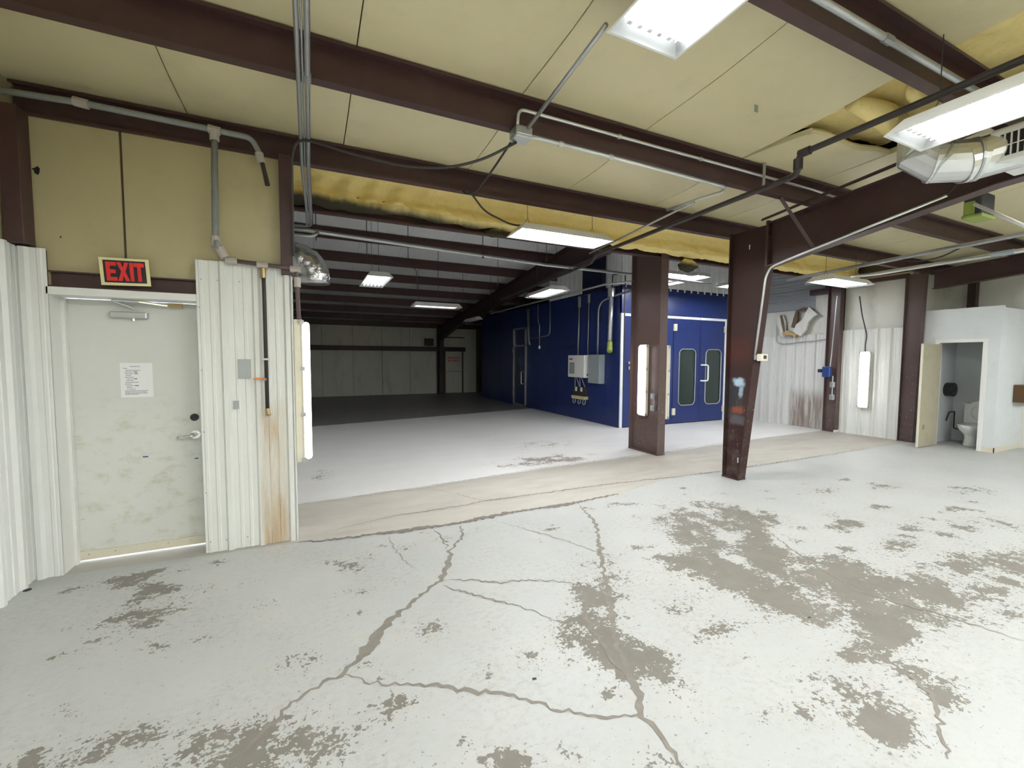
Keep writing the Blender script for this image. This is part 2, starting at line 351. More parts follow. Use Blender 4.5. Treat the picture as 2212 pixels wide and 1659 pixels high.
# ================================================================== FLOOR
def floor():
    xs = np.arange(-2.0, 12.01, .05); ys = np.concatenate([np.arange(-5, .6, .2), np.arange(.6, 7.5, .05), np.arange(7.5, 19.71, .15)])
    X, Y = np.meshgrid(xs, ys, indexing='ij')
    # the slab stops at the outer skin under the exit door
    wear = np.zeros_like(X)
    P = [(3.02,2.4,.42,.36),(3.11,2.1,.43,.28),(3.15,1.79,.39,.22),(3.0,1.67,.19,.2),(3.29,1.37,.32,.22),(3.78,1.4,.45,.18),(3.7,3.29,.5,.36),(3.99,2.86,.33,.16),(3.43,2.73,.43,.34),
         (3.91,1.19,.21,.14),(3.74,1.74,.21,.15),(2.28,1.07,.16,.17),(2.26,.93,.14,.1),(2.3,1.18,.1,.07),(2.18,1.72,.19,.07),(2.17,1.99,.18,.08),(1.94,2.56,.15,.25),(1.49,2.19,.2,.13),(1.43,1.68,.14,.2),
         (1.55,1.91,.14,.16),(1.58,1.61,.1,.2),(1.07,1.96,.12,.06),(.78,1.95,.055,.07),(.94,2.31,.035,.05),(-.91,3.19,.07,.05),(-.6,2.9,.06,.045),(-.78,2.28,.13,.05),(-.61,2.23,.1,.06),(-.99,2.26,.11,.05),
         (-.1,2.46,.1,.09),(0,1.85,.16,.11),(.32,1.97,.12,.08),(-.85,3.49,.40,.12),(-1.09,3.94,.41,.09),(-.9,3.97,.28,.06),(-1.0,3.33,.23,.12),(2.75,.91,.16,.07),(2.78,1.1,.13,.12),(2.94,1.28,.25,.08),
         (5.68,3.11,.30,.14),(4.84,2.34,.26,.10),(6.1,1.77,.34,.22),(7.36,2.35,.5,.22),(4.66,1.24,.2,.26),(4.56,1.56,.28,.09),(3.98,7.01,.85,.42),(3.69,5.89,.7,.36),(2.87,5.92,.8,.26),(1.33,6.01,.36,.1),
         (.08,6.31,.2,.7),(1.54,3.17,.06,.04),(.55,1.65,.05,.06),(5.47,5.28,.7,.3),(4.52,1.91,.3,.1),(5.2,1.3,.5,.25),(6.6,2.9,.6,.14),(1.68,2.39,.10,.2),(-.3,2.05,.25,.12),(.6,2.45,.12,.1)]
    for k, (x, y, a, b) in enumerate(P):
        d = ((X-x)/a)**2+((Y-y)/b)**2
        wear += np.exp(-d*.75)*(.92 if k in (0, 1, 2, 3, 4, 5, 6, 7, 8, 10, 11) else .78 if k in (45, 46, 17, 18, 19) else .66)
    rngw = random.Random(11)
    for _ in range(230):
        x, y = rngw.uniform(-1.6, 7.5), rngw.uniform(.9, 3.9); a = rngw.uniform(.03, .13); b = a*rngw.uniform(.3, .7); th = rngw.uniform(-.9, -.2)
        dx, dy = X-x, Y-y; d = ((dx*cos(th)+dy*sin(th))/a)**2+((-dx*sin(th)+dy*cos(th))/b)**2; wear += .70*np.exp(-d*.75)
    wear = np.clip(wear, 0, .88)
    nz = np.array([mnoise.noise(Vector((x*3.1, y*3.9, 0)))+.6*mnoise.noise(Vector((x*8+9, y*9, 4))) for x, y in zip(X.ravel(), Y.ravel())]).reshape(X.shape)
    wear *= np.clip(.92+1.0*nz, .15, 1.2)
    wear += .22*np.exp(-(((X-2.2)/2.6)**2+((Y-1.8)/1.5)**2))+.20*np.exp(-(((X+.6)/.9)**2+((Y-2.6)/1.3)**2))+.24*np.exp(-(((X-4.8)/2.2)**2+((Y-1.8)/1.1)**2))
    lo = np.interp(X, [-2, 0, 1.28, 2.5, 3.3, 4.3, 6.8, 12], [4.2, 4.1, 3.97, 4.0, 4.06, 4.3, 4.3, 4.3])
    hi = np.interp(X, [-2, 0, 1.6, 3.2, 5.4, 8.4, 12], [5.15, 5.2, 5.3, 5.48, 5.57, 5.8, 5.9])
    strip = np.minimum(Y-lo, hi-Y)
    nu, nv = X.shape
    me = bpy.data.meshes.new('floor')
    V = np.stack([X, Y, np.zeros_like(X)], -1).reshape(-1, 3)
    I = np.arange(nu*nv).reshape(nu, nv)
    Q = np.stack([I[:-1, :-1], I[1:, :-1], I[1:, 1:], I[:-1, 1:]], -1)
    cx = .25*(X[:-1, :-1]+X[1:, :-1]+X[1:, 1:]+X[:-1, 1:]); cy = .25*(Y[:-1, :-1]+Y[1:, :-1]+Y[1:, 1:]+Y[:-1, 1:])
    keep = ~((cx < -.80) & (cy > 4.44))
    Q = Q[keep].reshape(-1, 4)
    me.from_pydata(V.tolist(), [], Q.tolist())
    for nme, arr in (('wear', wear), ('strip', strip)):
        a = me.attributes.new(nme, 'FLOAT', 'POINT'); a.data.foreach_set('value', arr.reshape(-1).astype(np.float32))
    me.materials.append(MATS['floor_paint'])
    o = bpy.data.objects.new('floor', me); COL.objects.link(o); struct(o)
    # cracks: ragged shallow ribbons let into the slab
    def crack(pts, w, mat='crack', seed=0, jag=.5):
        rng = random.Random(seed); pp = []
        for i in range(len(pts)-1):
            a, c = Vector((*pts[i], 0)), Vector((*pts[i+1], 0)); n = max(2, int((c-a).length/.026))
            for j in range(n):
                t = j/n; p = a.lerp(c, t); d = (c-a).normalized(); q = Vector((-d.y, d.x, 0))
                pp.append((p+q*rng.uniform(-.016, .016), q))
        pp.append((Vector((*pts[-1], 0)), pp[-1][1]))
        vs = []; n = len(pp)
        for i, (p, q) in enumerate(pp):
            ww = w*1.25*(.55+.9*rng.random()*jag+.25*sin(i*.21+seed))*min(1, .25+4*min(i, n-1-i)/n)
            vs += [p+q*ww*(.5+.3*rng.random())+Vector((0, 0, .0012+.00012*seed)), p-q*ww*(.5+.3*rng.random())+Vector((0, 0, .0012+.00012*seed))]
        mb = MB().add(vs, [(2*i, 2*i+1, 2*i+3, 2*i+2) for i in range(n-1)])
        return mb.build('crack', mat, o)
    crack([(-.34,1.92),(-.23,2.03),(-.09,2.19),(.03,2.24),(.13,2.28),(.27,2.43),(.37,2.6),(.5,2.7),(.63,2.81),(.81,2.96),(.94,3.17),(1.02,3.4),(1.21,3.63),(1.28,3.89)], .028, seed=1)
    crack([(.20,2.36),(.27,2.43),(.34,2.56),(.42,2.64)], .05, seed=21)
    crack([(1.02,3.45),(1.03,3.66),(1.03,3.92)], .014, seed=2)
    crack([(.12,2.27),(.24,2.15),(.34,2.08),(.48,2.02),(.64,1.91),(.75,1.84),(.86,1.75),(.95,1.66),(1.05,1.57),(1.17,1.49),(1.32,1.42)], .016, seed=3)
    crack([(1.28,.98),(1.3,1.17),(1.31,1.32),(1.32,1.42),(1.42,1.59),(1.5,1.81),(1.62,2.02),(1.85,2.38),(2.03,2.68),(2.22,2.96),(2.49,3.41),(2.65,3.93)], .026, seed=4)
    crack([(.81,2.96),(1.0,2.89),(1.2,2.76),(1.43,2.7),(1.7,2.51)], .012, seed=5)
    crack([(.81,2.89),(1.01,2.64),(1.21,2.41),(1.32,2.24)], .012, seed=6)
    crack([(1.68,2.39),(1.53,2.17),(1.47,2.0),(1.43,1.8),(1.42,1.62)], .022, seed=7)
    crack([(2.76,1.08),(2.65,.93),(2.5,.85),(2.29,.75)], .016, seed=8)
    crack([(3.89,2.64),(3.62,2.17),(3.48,1.82),(3.41,1.6),(3.56,1.29),(3.67,.92)], .014, seed=9)
    crack([(1.6,3.9),(2.0,3.2),(2.2,2.7)], .006, seed=10); crack([(.6,3.95),(.62,3.5),(.7,3.2)], .005, seed=11)
    crack([(.08,4.25),(.73,4.41),(1.48,4.42),(1.74,4.47),(2.65,4.44),(3.33,4.43),(4.4,4.34),(5.3,4.28),(6.82,4.29),(9.5,4.3)], .012, 'crack_dark', seed=12)
    crack([(-.12,4.11),(.08,4.06),(.66,3.99),(1.28,3.96),(1.84,4.01),(2.51,3.99),(3.29,4.05)], .05, 'crack_dark', seed=13, jag=.4)
    crack([(-.1,5.2),(1.63,5.32),(3.16,5.5),(4.14,5.54),(5.44,5.6),(8.37,5.88)], .008, 'crack_dark', seed=14)
    crack([(1.3,5.2),(1.55,4.8),(1.74,4.47)], .006, seed=15)
    return o
FLOOR = floor()

# ================================================================== FRONT BUILDING SHELL
RIB = .229
def sheet_profile(w, off=0, hgt=.024):
    """(s, depth) points over a width w: trapezoid main ribs with two low ones between"""
    pts = []; k = -1
    while True:
        c = k*RIB+off
        for ds, d in ((-.030, 0), (-.015, hgt), (.015, hgt), (.030, 0), (.066, 0), (.072, .005), (.090, .005), (.096, 0), (.133, 0), (.139, .005), (.157, .005), (.163, 0)):
            pts.append((c+ds, d))
        k += 1
        if k*RIB+off > w+RIB: break
    pts = sorted(pts)
    def at(s):
        for (a, da), (b, db) in zip(pts, pts[1:]):
            if a <= s <= b: return da+(db-da)*(s-a)/max(b-a, 1e-6)
        return 0
    return [(0, at(0))]+[p for p in pts if 0 < p[0] < w]+[(w, at(w))]
def sheet(parent, mat, p0, p1, z0, z1, nrm, off=.1, name='sheet', vertical=True, z1b=None, hgt=.024):
    """ribbed metal sheet standing on the line p0-p1, ribs towards nrm"""
    p0 = Vector((*p0, 0)); p1 = Vector((*p1, 0)); L = (p1-p0).length; d = (p1-p0)/L; n = Vector((*nrm, 0))
    mb = MB(); pr = sheet_profile(L, off, hgt) if vertical else sheet_profile(z1-z0, off, hgt)
    if vertical:
        vs = []
        for s, h in pr:
            q = p0+d*s+n*h; zt = z1 if z1b is None else z1+(z1b-z1)*s/L
            vs += [(q.x, q.y, z0), (q.x, q.y, zt)]
        k = len(pr); vs2 = [(v[0]-n.x*.004, v[1]-n.y*.004, v[2]) for v in vs]
    else:
        vs = []
        for s, h in pr:
            for q in (p0, p1): vs.append((q.x+n.x*h, q.y+n.y*h, z0+s))
        k = len(pr); vs2 = [(v[0]-n.x*.004, v[1]-n.y*.004, v[2]) for v in vs]
    m = len(vs); fs = []
    for i in range(k-1):
        fs += [(2*i, 2*i+2, 2*i+3, 2*i+1), (m+2*i, m+2*i+1, m+2*i+3, m+2*i+2), (2*i, m+2*i, m+2*i+2, 2*i+2), (2*i+1, 2*i+3, m+2*i+3, m+2*i+1)]
    fs += [(0, 1, m+1, m), (2*k-2, m+2*k-2, m+2*k-1, 2*k-1)]
    return mb.add(vs+vs2, fs).build(name, mat, parent)
def screws(parent, pts, nrm, r=.006, mat='galv'):
    mb = MB(); n = Vector((*nrm, 0))
    for p in pts: p = Vector(p); mb.cyl(p-n*.002, p+n*.006, r, 6)
    o = mb.build('screw_heads', mat, parent); o['kind'] = 'stuff'; return o

def wall_left():
    W = shell('wall_left', (XL, 0, 0))
    y = -5.0
    while y < 4.18:
        y2 = min(y+.916, 4.19); sheet(W, 'sheet', (XL, y), (XL, y2), 0, 2.37, (1, 0), off=.1145); y = y2
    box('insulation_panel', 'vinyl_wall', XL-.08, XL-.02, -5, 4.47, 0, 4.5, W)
    box('girt', 'steel', XL-.02, XL+.0, -5, 4.15, 2.18, 2.36, W)
    return W
WL = wall_left()
def wall_front():
    W = shell('wall_front', (-1, YP, 0))
    sheet(W, 'sheet', (XL, YP), (-1.672, YP), 0, 2.362, (0, -1), off=.04)
    sheet(W, 'sheet_rust', (-.806, YP), (-.135, YP), 0, 2.372, (0, -1), off=.18)
    screws(W, [(x, YP-.006, z) for x in (-.77, -.66, -.51, -.33) for z in (.09, 2.22)]+[(-.79, YP-.004, z) for z in (.5, 1.0, 1.5, 2.0)], (0, -1))
    # insulation above the sheets, split by a dark joint
    sx = -1.25
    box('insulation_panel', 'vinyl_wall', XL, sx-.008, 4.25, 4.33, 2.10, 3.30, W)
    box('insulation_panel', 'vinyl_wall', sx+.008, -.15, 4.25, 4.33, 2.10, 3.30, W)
    box('joint', 'seam', sx-.008, sx+.008, 4.262, 4.33, 2.10, 3.30, W)
    for u, v, r in ((79, 368, .030), (40, 328, .018), (131, 512, .008)):
        c = ay(u, v, 4.248); n = 9
        MB().add([(c[0]+r*(.5+.7*((k*7) % 5)/5)*cos(2*pi*k/n), 4.2485, c[2]+r*(.5+.7*((k*7) % 5)/5)*sin(2*pi*k/n)) for k in range(n)], [tuple(range(n))]).build('tear', 'black', W)
    # outer skin and core of the wall on both sides of the door
    box('core', 'steel_dark', XL, -1.69, 4.20, 4.45, 0, 2.36, W)
    box('core', 'steel_dark', -.765, -.15, 4.20, 4.45, 0, 2.36, W)
    box('outer_skin', 'sheet_grey', XL-.08, -.14, 4.45, 4.47, 2.07, 3.85, W)
    box('outer_skin', 'sheet_grey', XL-.08, -1.69, 4.45, 4.47, 0, 2.07, W)
    box('outer_skin', 'sheet_grey', -.77, -.14, 4.45, 4.47, 0, 2.07, W)
    mb = MB().prism([(4.20, 2.10), (4.25, 2.10), (4.25, 2.215), (4.20, 2.215), (4.20, 2.205), (4.24, 2.205), (4.24, 2.112), (4.20, 2.112)], 'x', -1.67, -.80)
    mb.build('girt', 'steel', W)
    box('end_flashing', 'sheet', -.137, -.131, YP-.02, 4.45, 0, 2.36, W)
    return W
WF = wall_front()
tag(box('steel_post', 'steel', -.205, -.115, 4.14, 4.24, 2.30, 3.285, bevel=.004), 'short brown steel post above the white sheets at the wall end', 'post')
tag(box('corner_post', 'steel', XL-.01, XL+.09, 4.10, 4.24, 2.375, 3.28, bevel=.004), 'brown steel corner post behind the white sheets at far left', 'post')

# other, unseen sides of the hall
struct(box('wall_back', 'vinyl_wall', XL-.08, XE+.1, -5.15, -5.0, 0, 4.5))
We = shell('wall_end', (XE, 0, 0))
box('insulation_panel', 'vinyl_white', XE, XE+.1, -5.0, 4.5, 0, 4.5, We)
box('wind_post', 'steel_dark', XE-.14, XE, 3.86, 3.98, 2.6, 3.3, We)
Wn = shell('wall_restroom_side', (11.2, 4.35, 0))
box('insulation_panel', 'vinyl_white', XR+.1, XE, 4.36, 4.45, 0, 3.5, Wn)

# ------------------------------------------------------------------ ceiling of the front hall
def ceiling1():
    C = shell('ceiling', (3, 0, 3.6))
    edges = [XL-.1, -.83, .31, 1.48, 2.665, 3.885]
    def panel(x0, x1, y0, y1, sag=.0):
        nx, ny = 6, max(2, int((y1-y0)/.11))
        def fn(s, t, up=0):
            x = x0+.004+(x1-x0-.008)*s; y = y0+(y1-y0)*t
            d = (y-3.07)/1.23 if y > 3.07 else (y-1.53)/1.54
            return (x, y, ceil1(y)+up-.022*sin(pi*(d-math.floor(d)))**2)
        mb = MB(); mb.grid(lambda s, t: fn(s, t), 1, ny); mb.grid(lambda s, t: fn(s, t, .05), 1, ny)
        n = len(mb.v)//2
        for j in range(ny):
            mb.f += [(j, j+1, n+j+1, n+j), (ny+1+j, n+ny+1+j, n+ny+2+j, ny+2+j)]
        return mb.build('insulation_panel', 'vinyl', C)
    for a, c in zip(edges, edges[1:]): panel(a, c, -5.1, 4.33)
    x = 5.12
    while x < XE:
        x2 = min(x+1.18, XE+.1); panel(x, x2, -5.1, 4.33); x = x2
    panel(3.885, 5.12, 3.02, 4.33); panel(3.885, 5.12, -5.1, -1.0)
    mb = MB()          # roof sheets above everything, seen dark through the joints
    mb.hexa([(XL-.2, -5.2, ceil1(-5.2)+.30), (XE+.2, -5.2, ceil1(-5.2)+.30), (XE+.2, 4.6, ceil1(4.6)+.30), (XL-.2, 4.6, ceil1(4.6)+.30),
             (XL-.2, -5.2, ceil1(-5.2)+.32), (XE+.2, -5.2, ceil1(-5.2)+.32), (XE+.2, 4.6, ceil1(4.6)+.32), (XL-.2, 4.6, ceil1(4.6)+.32)])
    mb.build('roof_sheet', 'seam', C)
    for e in edges[1:]:
        mb = MB().hexa([(e-.02, -5, ceil1(-5)+.052), (e+.02, -5, ceil1(-5)+.052), (e+.02, 4.3, ceil1(4.3)+.052), (e-.02, 4.3, ceil1(4.3)+.052),
                        (e-.02, -5, ceil1(-5)+.058), (e+.02, -5, ceil1(-5)+.058), (e+.02, 4.3, ceil1(4.3)+.058), (e-.02, 4.3, ceil1(4.3)+.058)]).build('joint', 'seam', C)
    return C
CE = ceiling1()
def foam_sheet(name, fn, nu, nv, label, disp=.03, sc=3., seed=0):
    def g(s, t):
        x, y, z = fn(s, t); p = Vector((x*sc+seed, y*sc, z*sc)); d = mnoise.noise(p)*disp+mnoise.noise(p*2.7)*disp*.45
        return (x, y-d*.7, z+d*.8)
    return tag(MB().grid(g, nu, nv).build(name, 'foam', None, smooth=True), label, 'insulation')
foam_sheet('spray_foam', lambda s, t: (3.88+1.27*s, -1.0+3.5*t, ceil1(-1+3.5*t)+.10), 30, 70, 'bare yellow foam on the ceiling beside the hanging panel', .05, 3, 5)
# the loose panel: back edge still up at the purlin, front corner dropped
def flap():
    def f(s, t, up):
        x = 3.90+1.22*s; y = 3.02-.64*t
        z = ceil1(y)-(.065*(1-s)**.6+.02)*t**1.3+.015*sin(9*s)*t
        return (x, y, z+up)
    mb = MB(); nu, nv = 14, 10
    mb.grid(lambda s, t: f(s, t, 0), nu, nv); n = len(mb.v); mb.grid(lambda s, t: f(s, t, .045), nu, nv)
    k = nv+1
    for i in range(nu): mb.f += [(i*k+nv, (i+1)*k+nv, n+(i+1)*k+nv, n+i*k+nv), (i*k, n+i*k, n+(i+1)*k, (i+1)*k)]
    for j in range(nv): mb.f += [(j, j+1, n+j+1, n+j)]
    o = tag(mb.build('loose_ceiling_panel', 'vinyl', None, smooth=False), 'sagging tan ceiling panel with a torn front edge', 'panel')
    e = MB().tube([Vector(f(s/10, 1, .02)) for s in range(11)], .028, 6); e.build('torn_batt_edge', 'stud_yellow', o)
    # yellow batt bulging out over it
    g = []
    for i in range(9):
        s = i/8; g.append(Vector((3.95+1.1*s, 2.10-.03*sin(5*s), ceil1(2.1)+.02-.04*s)))
    bt = tag(MB().tube(g, [.05+.05*sin(pi*i/8) for i in range(9)], 10).build('insulation_batt', 'foam', None, smooth=True), 'yellow insulation batt bulging above the sagging panel', 'insulation')
    bt2 = tag(MB().tube([Vector((4.15+.75*i/6, 1.80+.03*sin(i), ceil1(1.8)+.02)) for i in range(7)], [.03, .06, .075, .08, .07, .06, .03], 10).build('insulation_batt', 'foam', None, smooth=True), 'smaller yellow insulation batt near the thick purlin end', 'insulation')
flap()

# ------------------------------------------------------------------ purlins (Z sections) of the front hall
def zee(name, y, x0, x1, zt, label, h=.22, fl=.072, mat='steel', group='front hall roof purlins', t=.005):
    zb = zt-h
    pr = [(y-fl, zt-.022), (y-fl, zt), (y+t, zt), (y+t, zb+t), (y+fl, zb+t), (y+fl, zb+.022), (y+fl+t, zb+.022), (y+fl+t, zb), (y, zb), (y, zt-t), (y-fl+t, zt-t), (y-fl+t, zt-.022)]
    o = MB().prism(pr, 'x', x0, x1).build(name, mat)
    return tag(o, label, 'purlin', group)
zee('roof_purlin', 3.07, XL, XE, ceil1(3.07)-.003, 'brown roof purlin carrying the square junction box')
zee('roof_purlin', 1.53, XL, XE, ceil1(1.53)-.003, 'brown roof purlin ending in the foam at top right, pipe along its flange')
for i, y in enumerate((0, -1.54, -3.08)):
    zee('roof_purlin', y, XL, XE, ceil1(y)-.003, 'brown roof purlin out of view, %s behind the viewpoint' % ('right above, just', 'a step', 'furthest')[i], group='purlins behind the viewpoint')
def eave(name, y, x0, x1, zb, zt, label, fl=.075, t=.006):
    pr = [(y, zb), (y+t, zb+.0), (y+t, zt), (y-fl, zt), (y-fl, zt-.02), (y-fl+t, zt-.02), (y-fl+t, zt-t), (y, zt-t), (y, zb+t), (y-fl+t, zb+t), (y-fl+t, zb+.02), (y-fl, zb+.02), (y-fl, zb)]
    return tag(MB().prism(pr, 'x', x0, x1).build(name, 'steel'), label, 'beam')
eave('eave_strut', 4.30, XL, XE, 3.275, 3.492, 'brown eave beam over the exit door wall')

# ------------------------------------------------------------------ rigid frames
def column_I(name, x, prof, label, mat, fw=.15, tf=.012, tw=.008, base=True, parts=True):
    """prof: list of (z, y_near, y_far)"""
    t = thing(name, label, 'column', (x, .5*(prof[0][1]+prof[0][2]), 0))
    web = MB()
    for (z0, n0, f0), (z1, n1, f1) in zip(prof, prof[1:]):
        web.hexa([(x-tw, n0, z0), (x+tw, n0, z0), (x+tw, f0, z0), (x-tw, f0, z0), (x-tw, n1, z1), (x+tw, n1, z1), (x+tw, f1, z1), (x-tw, f1, z1)])
    web.build('web', mat, t)
    for side in (1, 2):
        mb = MB()
        for a, c in zip(prof, prof[1:]):
            z0, y0, z1, y1 = a[0], a[side], c[0], c[side]; k = tf if side == 2 else -tf
            mb.hexa([(x-fw/2, y0, z0), (x+fw/2, y0, z0), (x+fw/2, y0+k, z0), (x-fw/2, y0+k, z0), (x-fw/2, y1, z1), (x+fw/2, y1, z1), (x+fw/2, y1+k, z1), (x-fw/2, y1+k, z1)])
        mb.build('flange', mat, t)
    if base: box('base_plate', mat, x-fw/2-.005, x+fw/2+.005, prof[0][1]-.015, prof[0][2]+.015, 0, .016, t)
    return t
def rafter_I(name, x, prof, label, mat='steel', fw=.15, tf=.012, tw=.008):
    """prof: list of (y, z_bottom, z_top)"""
    t = thing(name, label, 'rafter', (x, prof[0][0], prof[0][1]))
    web = MB()
    for (y0, b0, t0), (y1, b1, t1) in zip(prof, prof[1:]):
        web.hexa([(x-tw, y0, b0), (x+tw, y0, b0), (x+tw, y1, b1), (x-tw, y1, b1), (x-tw, y0, t0), (x+tw, y0, t0), (x+tw, y1, t1), (x-tw, y1, t1)])
    web.build('web', mat, t)
    for side in (1, 2):
        mb = MB()
        for a, c in zip(prof, prof[1:]):
            y0, z0, y1, z1 = a[0], a[side], c[0], c[side]; k = tf if side == 2 else -tf
            mb.hexa([(x-fw/2, y0, z0), (x+fw/2, y0, z0), (x+fw/2, y1, z1), (x-fw/2, y1, z1), (x-fw/2, y0, z0+k), (x+fw/2, y0, z0+k), (x+fw/2, y1, z1+k), (x-fw/2, y1, z1+k)])
        mb.build('flange', mat, t)
    return t
X2 = 5.175; X1 = 5.265
c2 = column_I('tapered_column', X2, [(0, 3.865, 4.085), (2.735, 3.585, 4.085), (3.27, 3.56, 4.085)], 'tapered brown steel column with blue and red overspray', 'steel_overspray', .14)
MB().box(X2-.011, X2-.008, 3.90, 3.915, .22, .29).build('sticker', 'white_paint', c2)
MB().box(X2-.011, X2-.008, 3.84, 3.852, 3.02, 3.08).build('sticker', 'white_paint', c2)
r2 = rafter_I('tapered_rafter', X2, [(3.575, 2.755, 3.262), (1.62, 3.05, ceil1(1.62)-.235), (-5, ceil1(-5)-.64, ceil1(-5)-.235)], 'deep brown rafter running from the tapered column to upper right')
# splice plates and bolts where rafter and column meet
MB().box(X2-.075, X2+.075, 3.555, 3.585, 2.74, 3.30).build('end_plate', 'steel', r2)
for z in (2.80, 2.92, 3.08, 3.2):
    for dx in (-.045, .045): MB().cyl((X2+dx, 3.545, z), (X2+dx, 3.60, z), .012, 6).build('bolt', 'steel_dark', r2)
tag(MB().hexa([(X2-.10, 3.15, 3.27), (X2-.06, 3.15, 3.27), (X2-.06, 3.21, 3.27), (X2-.10, 3.21, 3.27)]+[(X2-.10, 3.10, 3.30), (X2-.06, 3.10, 3.30), (X2-.06, 3.16, 3.30), (X2-.10, 3.16, 3.30)]).build('purlin_clip', 'steel'), 'small brown clip under the purlin by the tapered column', 'clip')
fb = MB().tube([(X2-.55, 3.10, 3.345), (X2-.085, 3.02, 2.86)], .024, 4)
tag(fb.build('flange_brace', 'steel'), 'diagonal brown brace from the purlin down to the rafter flange', 'brace')
ang = MB().prism([(3.55, 3.30), (3.57, 3.28), (.6, ceil1(.6)-.14), (.6, ceil1(.6)-.11)], 'x', X2-.20, X2-.17)
tag(ang.build('roof_angle', 'steel'), 'thin brown steel angle just above the deep rafter', 'beam')
c1 = column_I('rear_column', X1, [(0, 5.425, 6.115), (3.25, 5.425, 6.115), (4.20, 5.425, 6.115)], 'wide brown steel column with the lit strip lamp on its side', 'steel_worn', .16)
rafter_I('rear_rafter', X1+.05, [(6.115, 3.72, raf2(6.1)), (9.0, raf2(9)-.42, raf2(9)), (16.5, raf2(16.5)-.40, raf2(16.5)), (19.2, raf2(19.2)-.62, raf2(19.2))], 'brown rafter running deep into the dark rear hall', 'steel_dark', .18)
column_I('far_column', 5.36, [(0, 19.05, 19.4), (2.6, 18.98, 19.4), (3.0, 18.9, 19.4)], 'dark column standing against the far wall', 'steel_dark', .2)
# frame at the right wall
column_I('wall_column', XR-.05, [(0, 4.28, 4.50), (3.27, 4.22, 4.50)], 'brown column beside the restroom corner', 'steel_worn', .12)
rafter_I('end_rafter', XR-.05, [(4.10, 2.95, 3.262), (2.2, 3.10, ceil1(2.2)-.235), (-5, ceil1(-5)-.6, ceil1(-5)-.235)], 'dark rafter above the restroom at right edge', 'steel_dark', .16)
column_I('wall_column', XR-.10, [(0, 5.62, 5.86), (3.9, 5.62, 5.86)], 'brown column with the blue filter unit, in the middle of the right wall', 'steel_worn', .15)
box('base_block', 'white_paint', XR-.20, XR-.02, 5.60, 5.62, 0, .05, bpy.data.objects[-1] if False else bpy.data.objects['wall_column.001'])

# ================================================================== VALLEY BETWEEN THE TWO BUILDINGS
eave('valley_beam', 5.48, -.6, XR, 3.235, 3.46, 'brown beam below the sooty yellow foam, second from the exit door')
def valley(s, t):
    x = -.35+(XR+.35)*s
    prof = [(4.33, 3.56), (4.5, 3.70), (4.9, 3.80), (5.25, 3.74), (5.36, 3.62), (5.385, 3.50), (5.34, 3.42), (5.33, 3.36), (5.40, 3.30)]
    f = t*(len(prof)-1); i = min(int(f), len(prof)-2); a = f-i
    y = prof[i][0]*(1-a)+prof[i+1][0]*a; z = prof[i][1]*(1-a)+prof[i+1][1]*a
    wv = .045*sin(x*21+3*sin(z*6))*max(0, 1-abs(x-.9)/1.4)*(1 if z > 3.4 else .3)
    return (x, y+wv, z)
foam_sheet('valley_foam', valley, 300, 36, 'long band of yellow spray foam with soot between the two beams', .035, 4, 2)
def blob(x, y, z, sx, sy, sz, label, seed):
    vs = []; nu, nv = 14, 8
    for i in range(nu):
        for j in range(nv+1):
            a = 2*pi*i/nu; b = pi*j/nv; p = Vector((sin(b)*cos(a), sin(b)*sin(a), cos(b)))
            k = 1+.45*mnoise.noise(p*1.7+Vector((seed, 0, 0)))
            vs.append((x+p.x*sx*k, y+p.y*sy*k, z+p.z*sz*k))
    fs = [(i*(nv+1)+j, i*(nv+1)+j+1, ((i+1) % nu)*(nv+1)+j+1, ((i+1) % nu)*(nv+1)+j) for i in range(nu) for j in range(nv)]
    return tag(MB().add(vs, fs).build('foam_blob', 'foam', None, smooth=True), label, 'foam blob')
blob(2.28, 5.39, 3.26, .20, .05, .05, 'drip of yellow foam on the beam left of the centre lamp', 3)
blob(5.72, 5.36, 3.16, .20, .05, .10, 'yellow foam lump at the head of the wide column', 8)
blob(7.35, 5.36, 3.20, .22, .05, .06, 'yellow foam drip right of the tapered column', 12)
blob(9.9, 5.36, 3.18, .18, .05, .05, 'small yellow foam drip behind the right hand lamp', 15)
blob(1.30, 5.39, 3.235, .09, .03, .012, 'thin fleck of yellow foam on the beam', 18)
# closing wall above the valley beam (back of the foam)
struct(box('wall_valley', 'seam', -.75, XR+.1, 5.52, 5.56, 3.40, 4.75))
struct(box('valley_sky_block', 'seam', -.85, XE+.1, 4.35, 5.6, 4.75, 4.80)); struct(box('infill_sky_block', 'seam', -.85, XE+.1, 4.47, 4.50, 3.62, 4.75))  # added lid and infill, unseen, blocking sky light from the valley
struct(box('wall_rear_left', 'vinyl_white', -.85, -.75, 4.47, YF, 0, 4.8))
struct(box('ground', 'concrete_strip', -7, -.86, 4.48, 16, -.08, -.005))

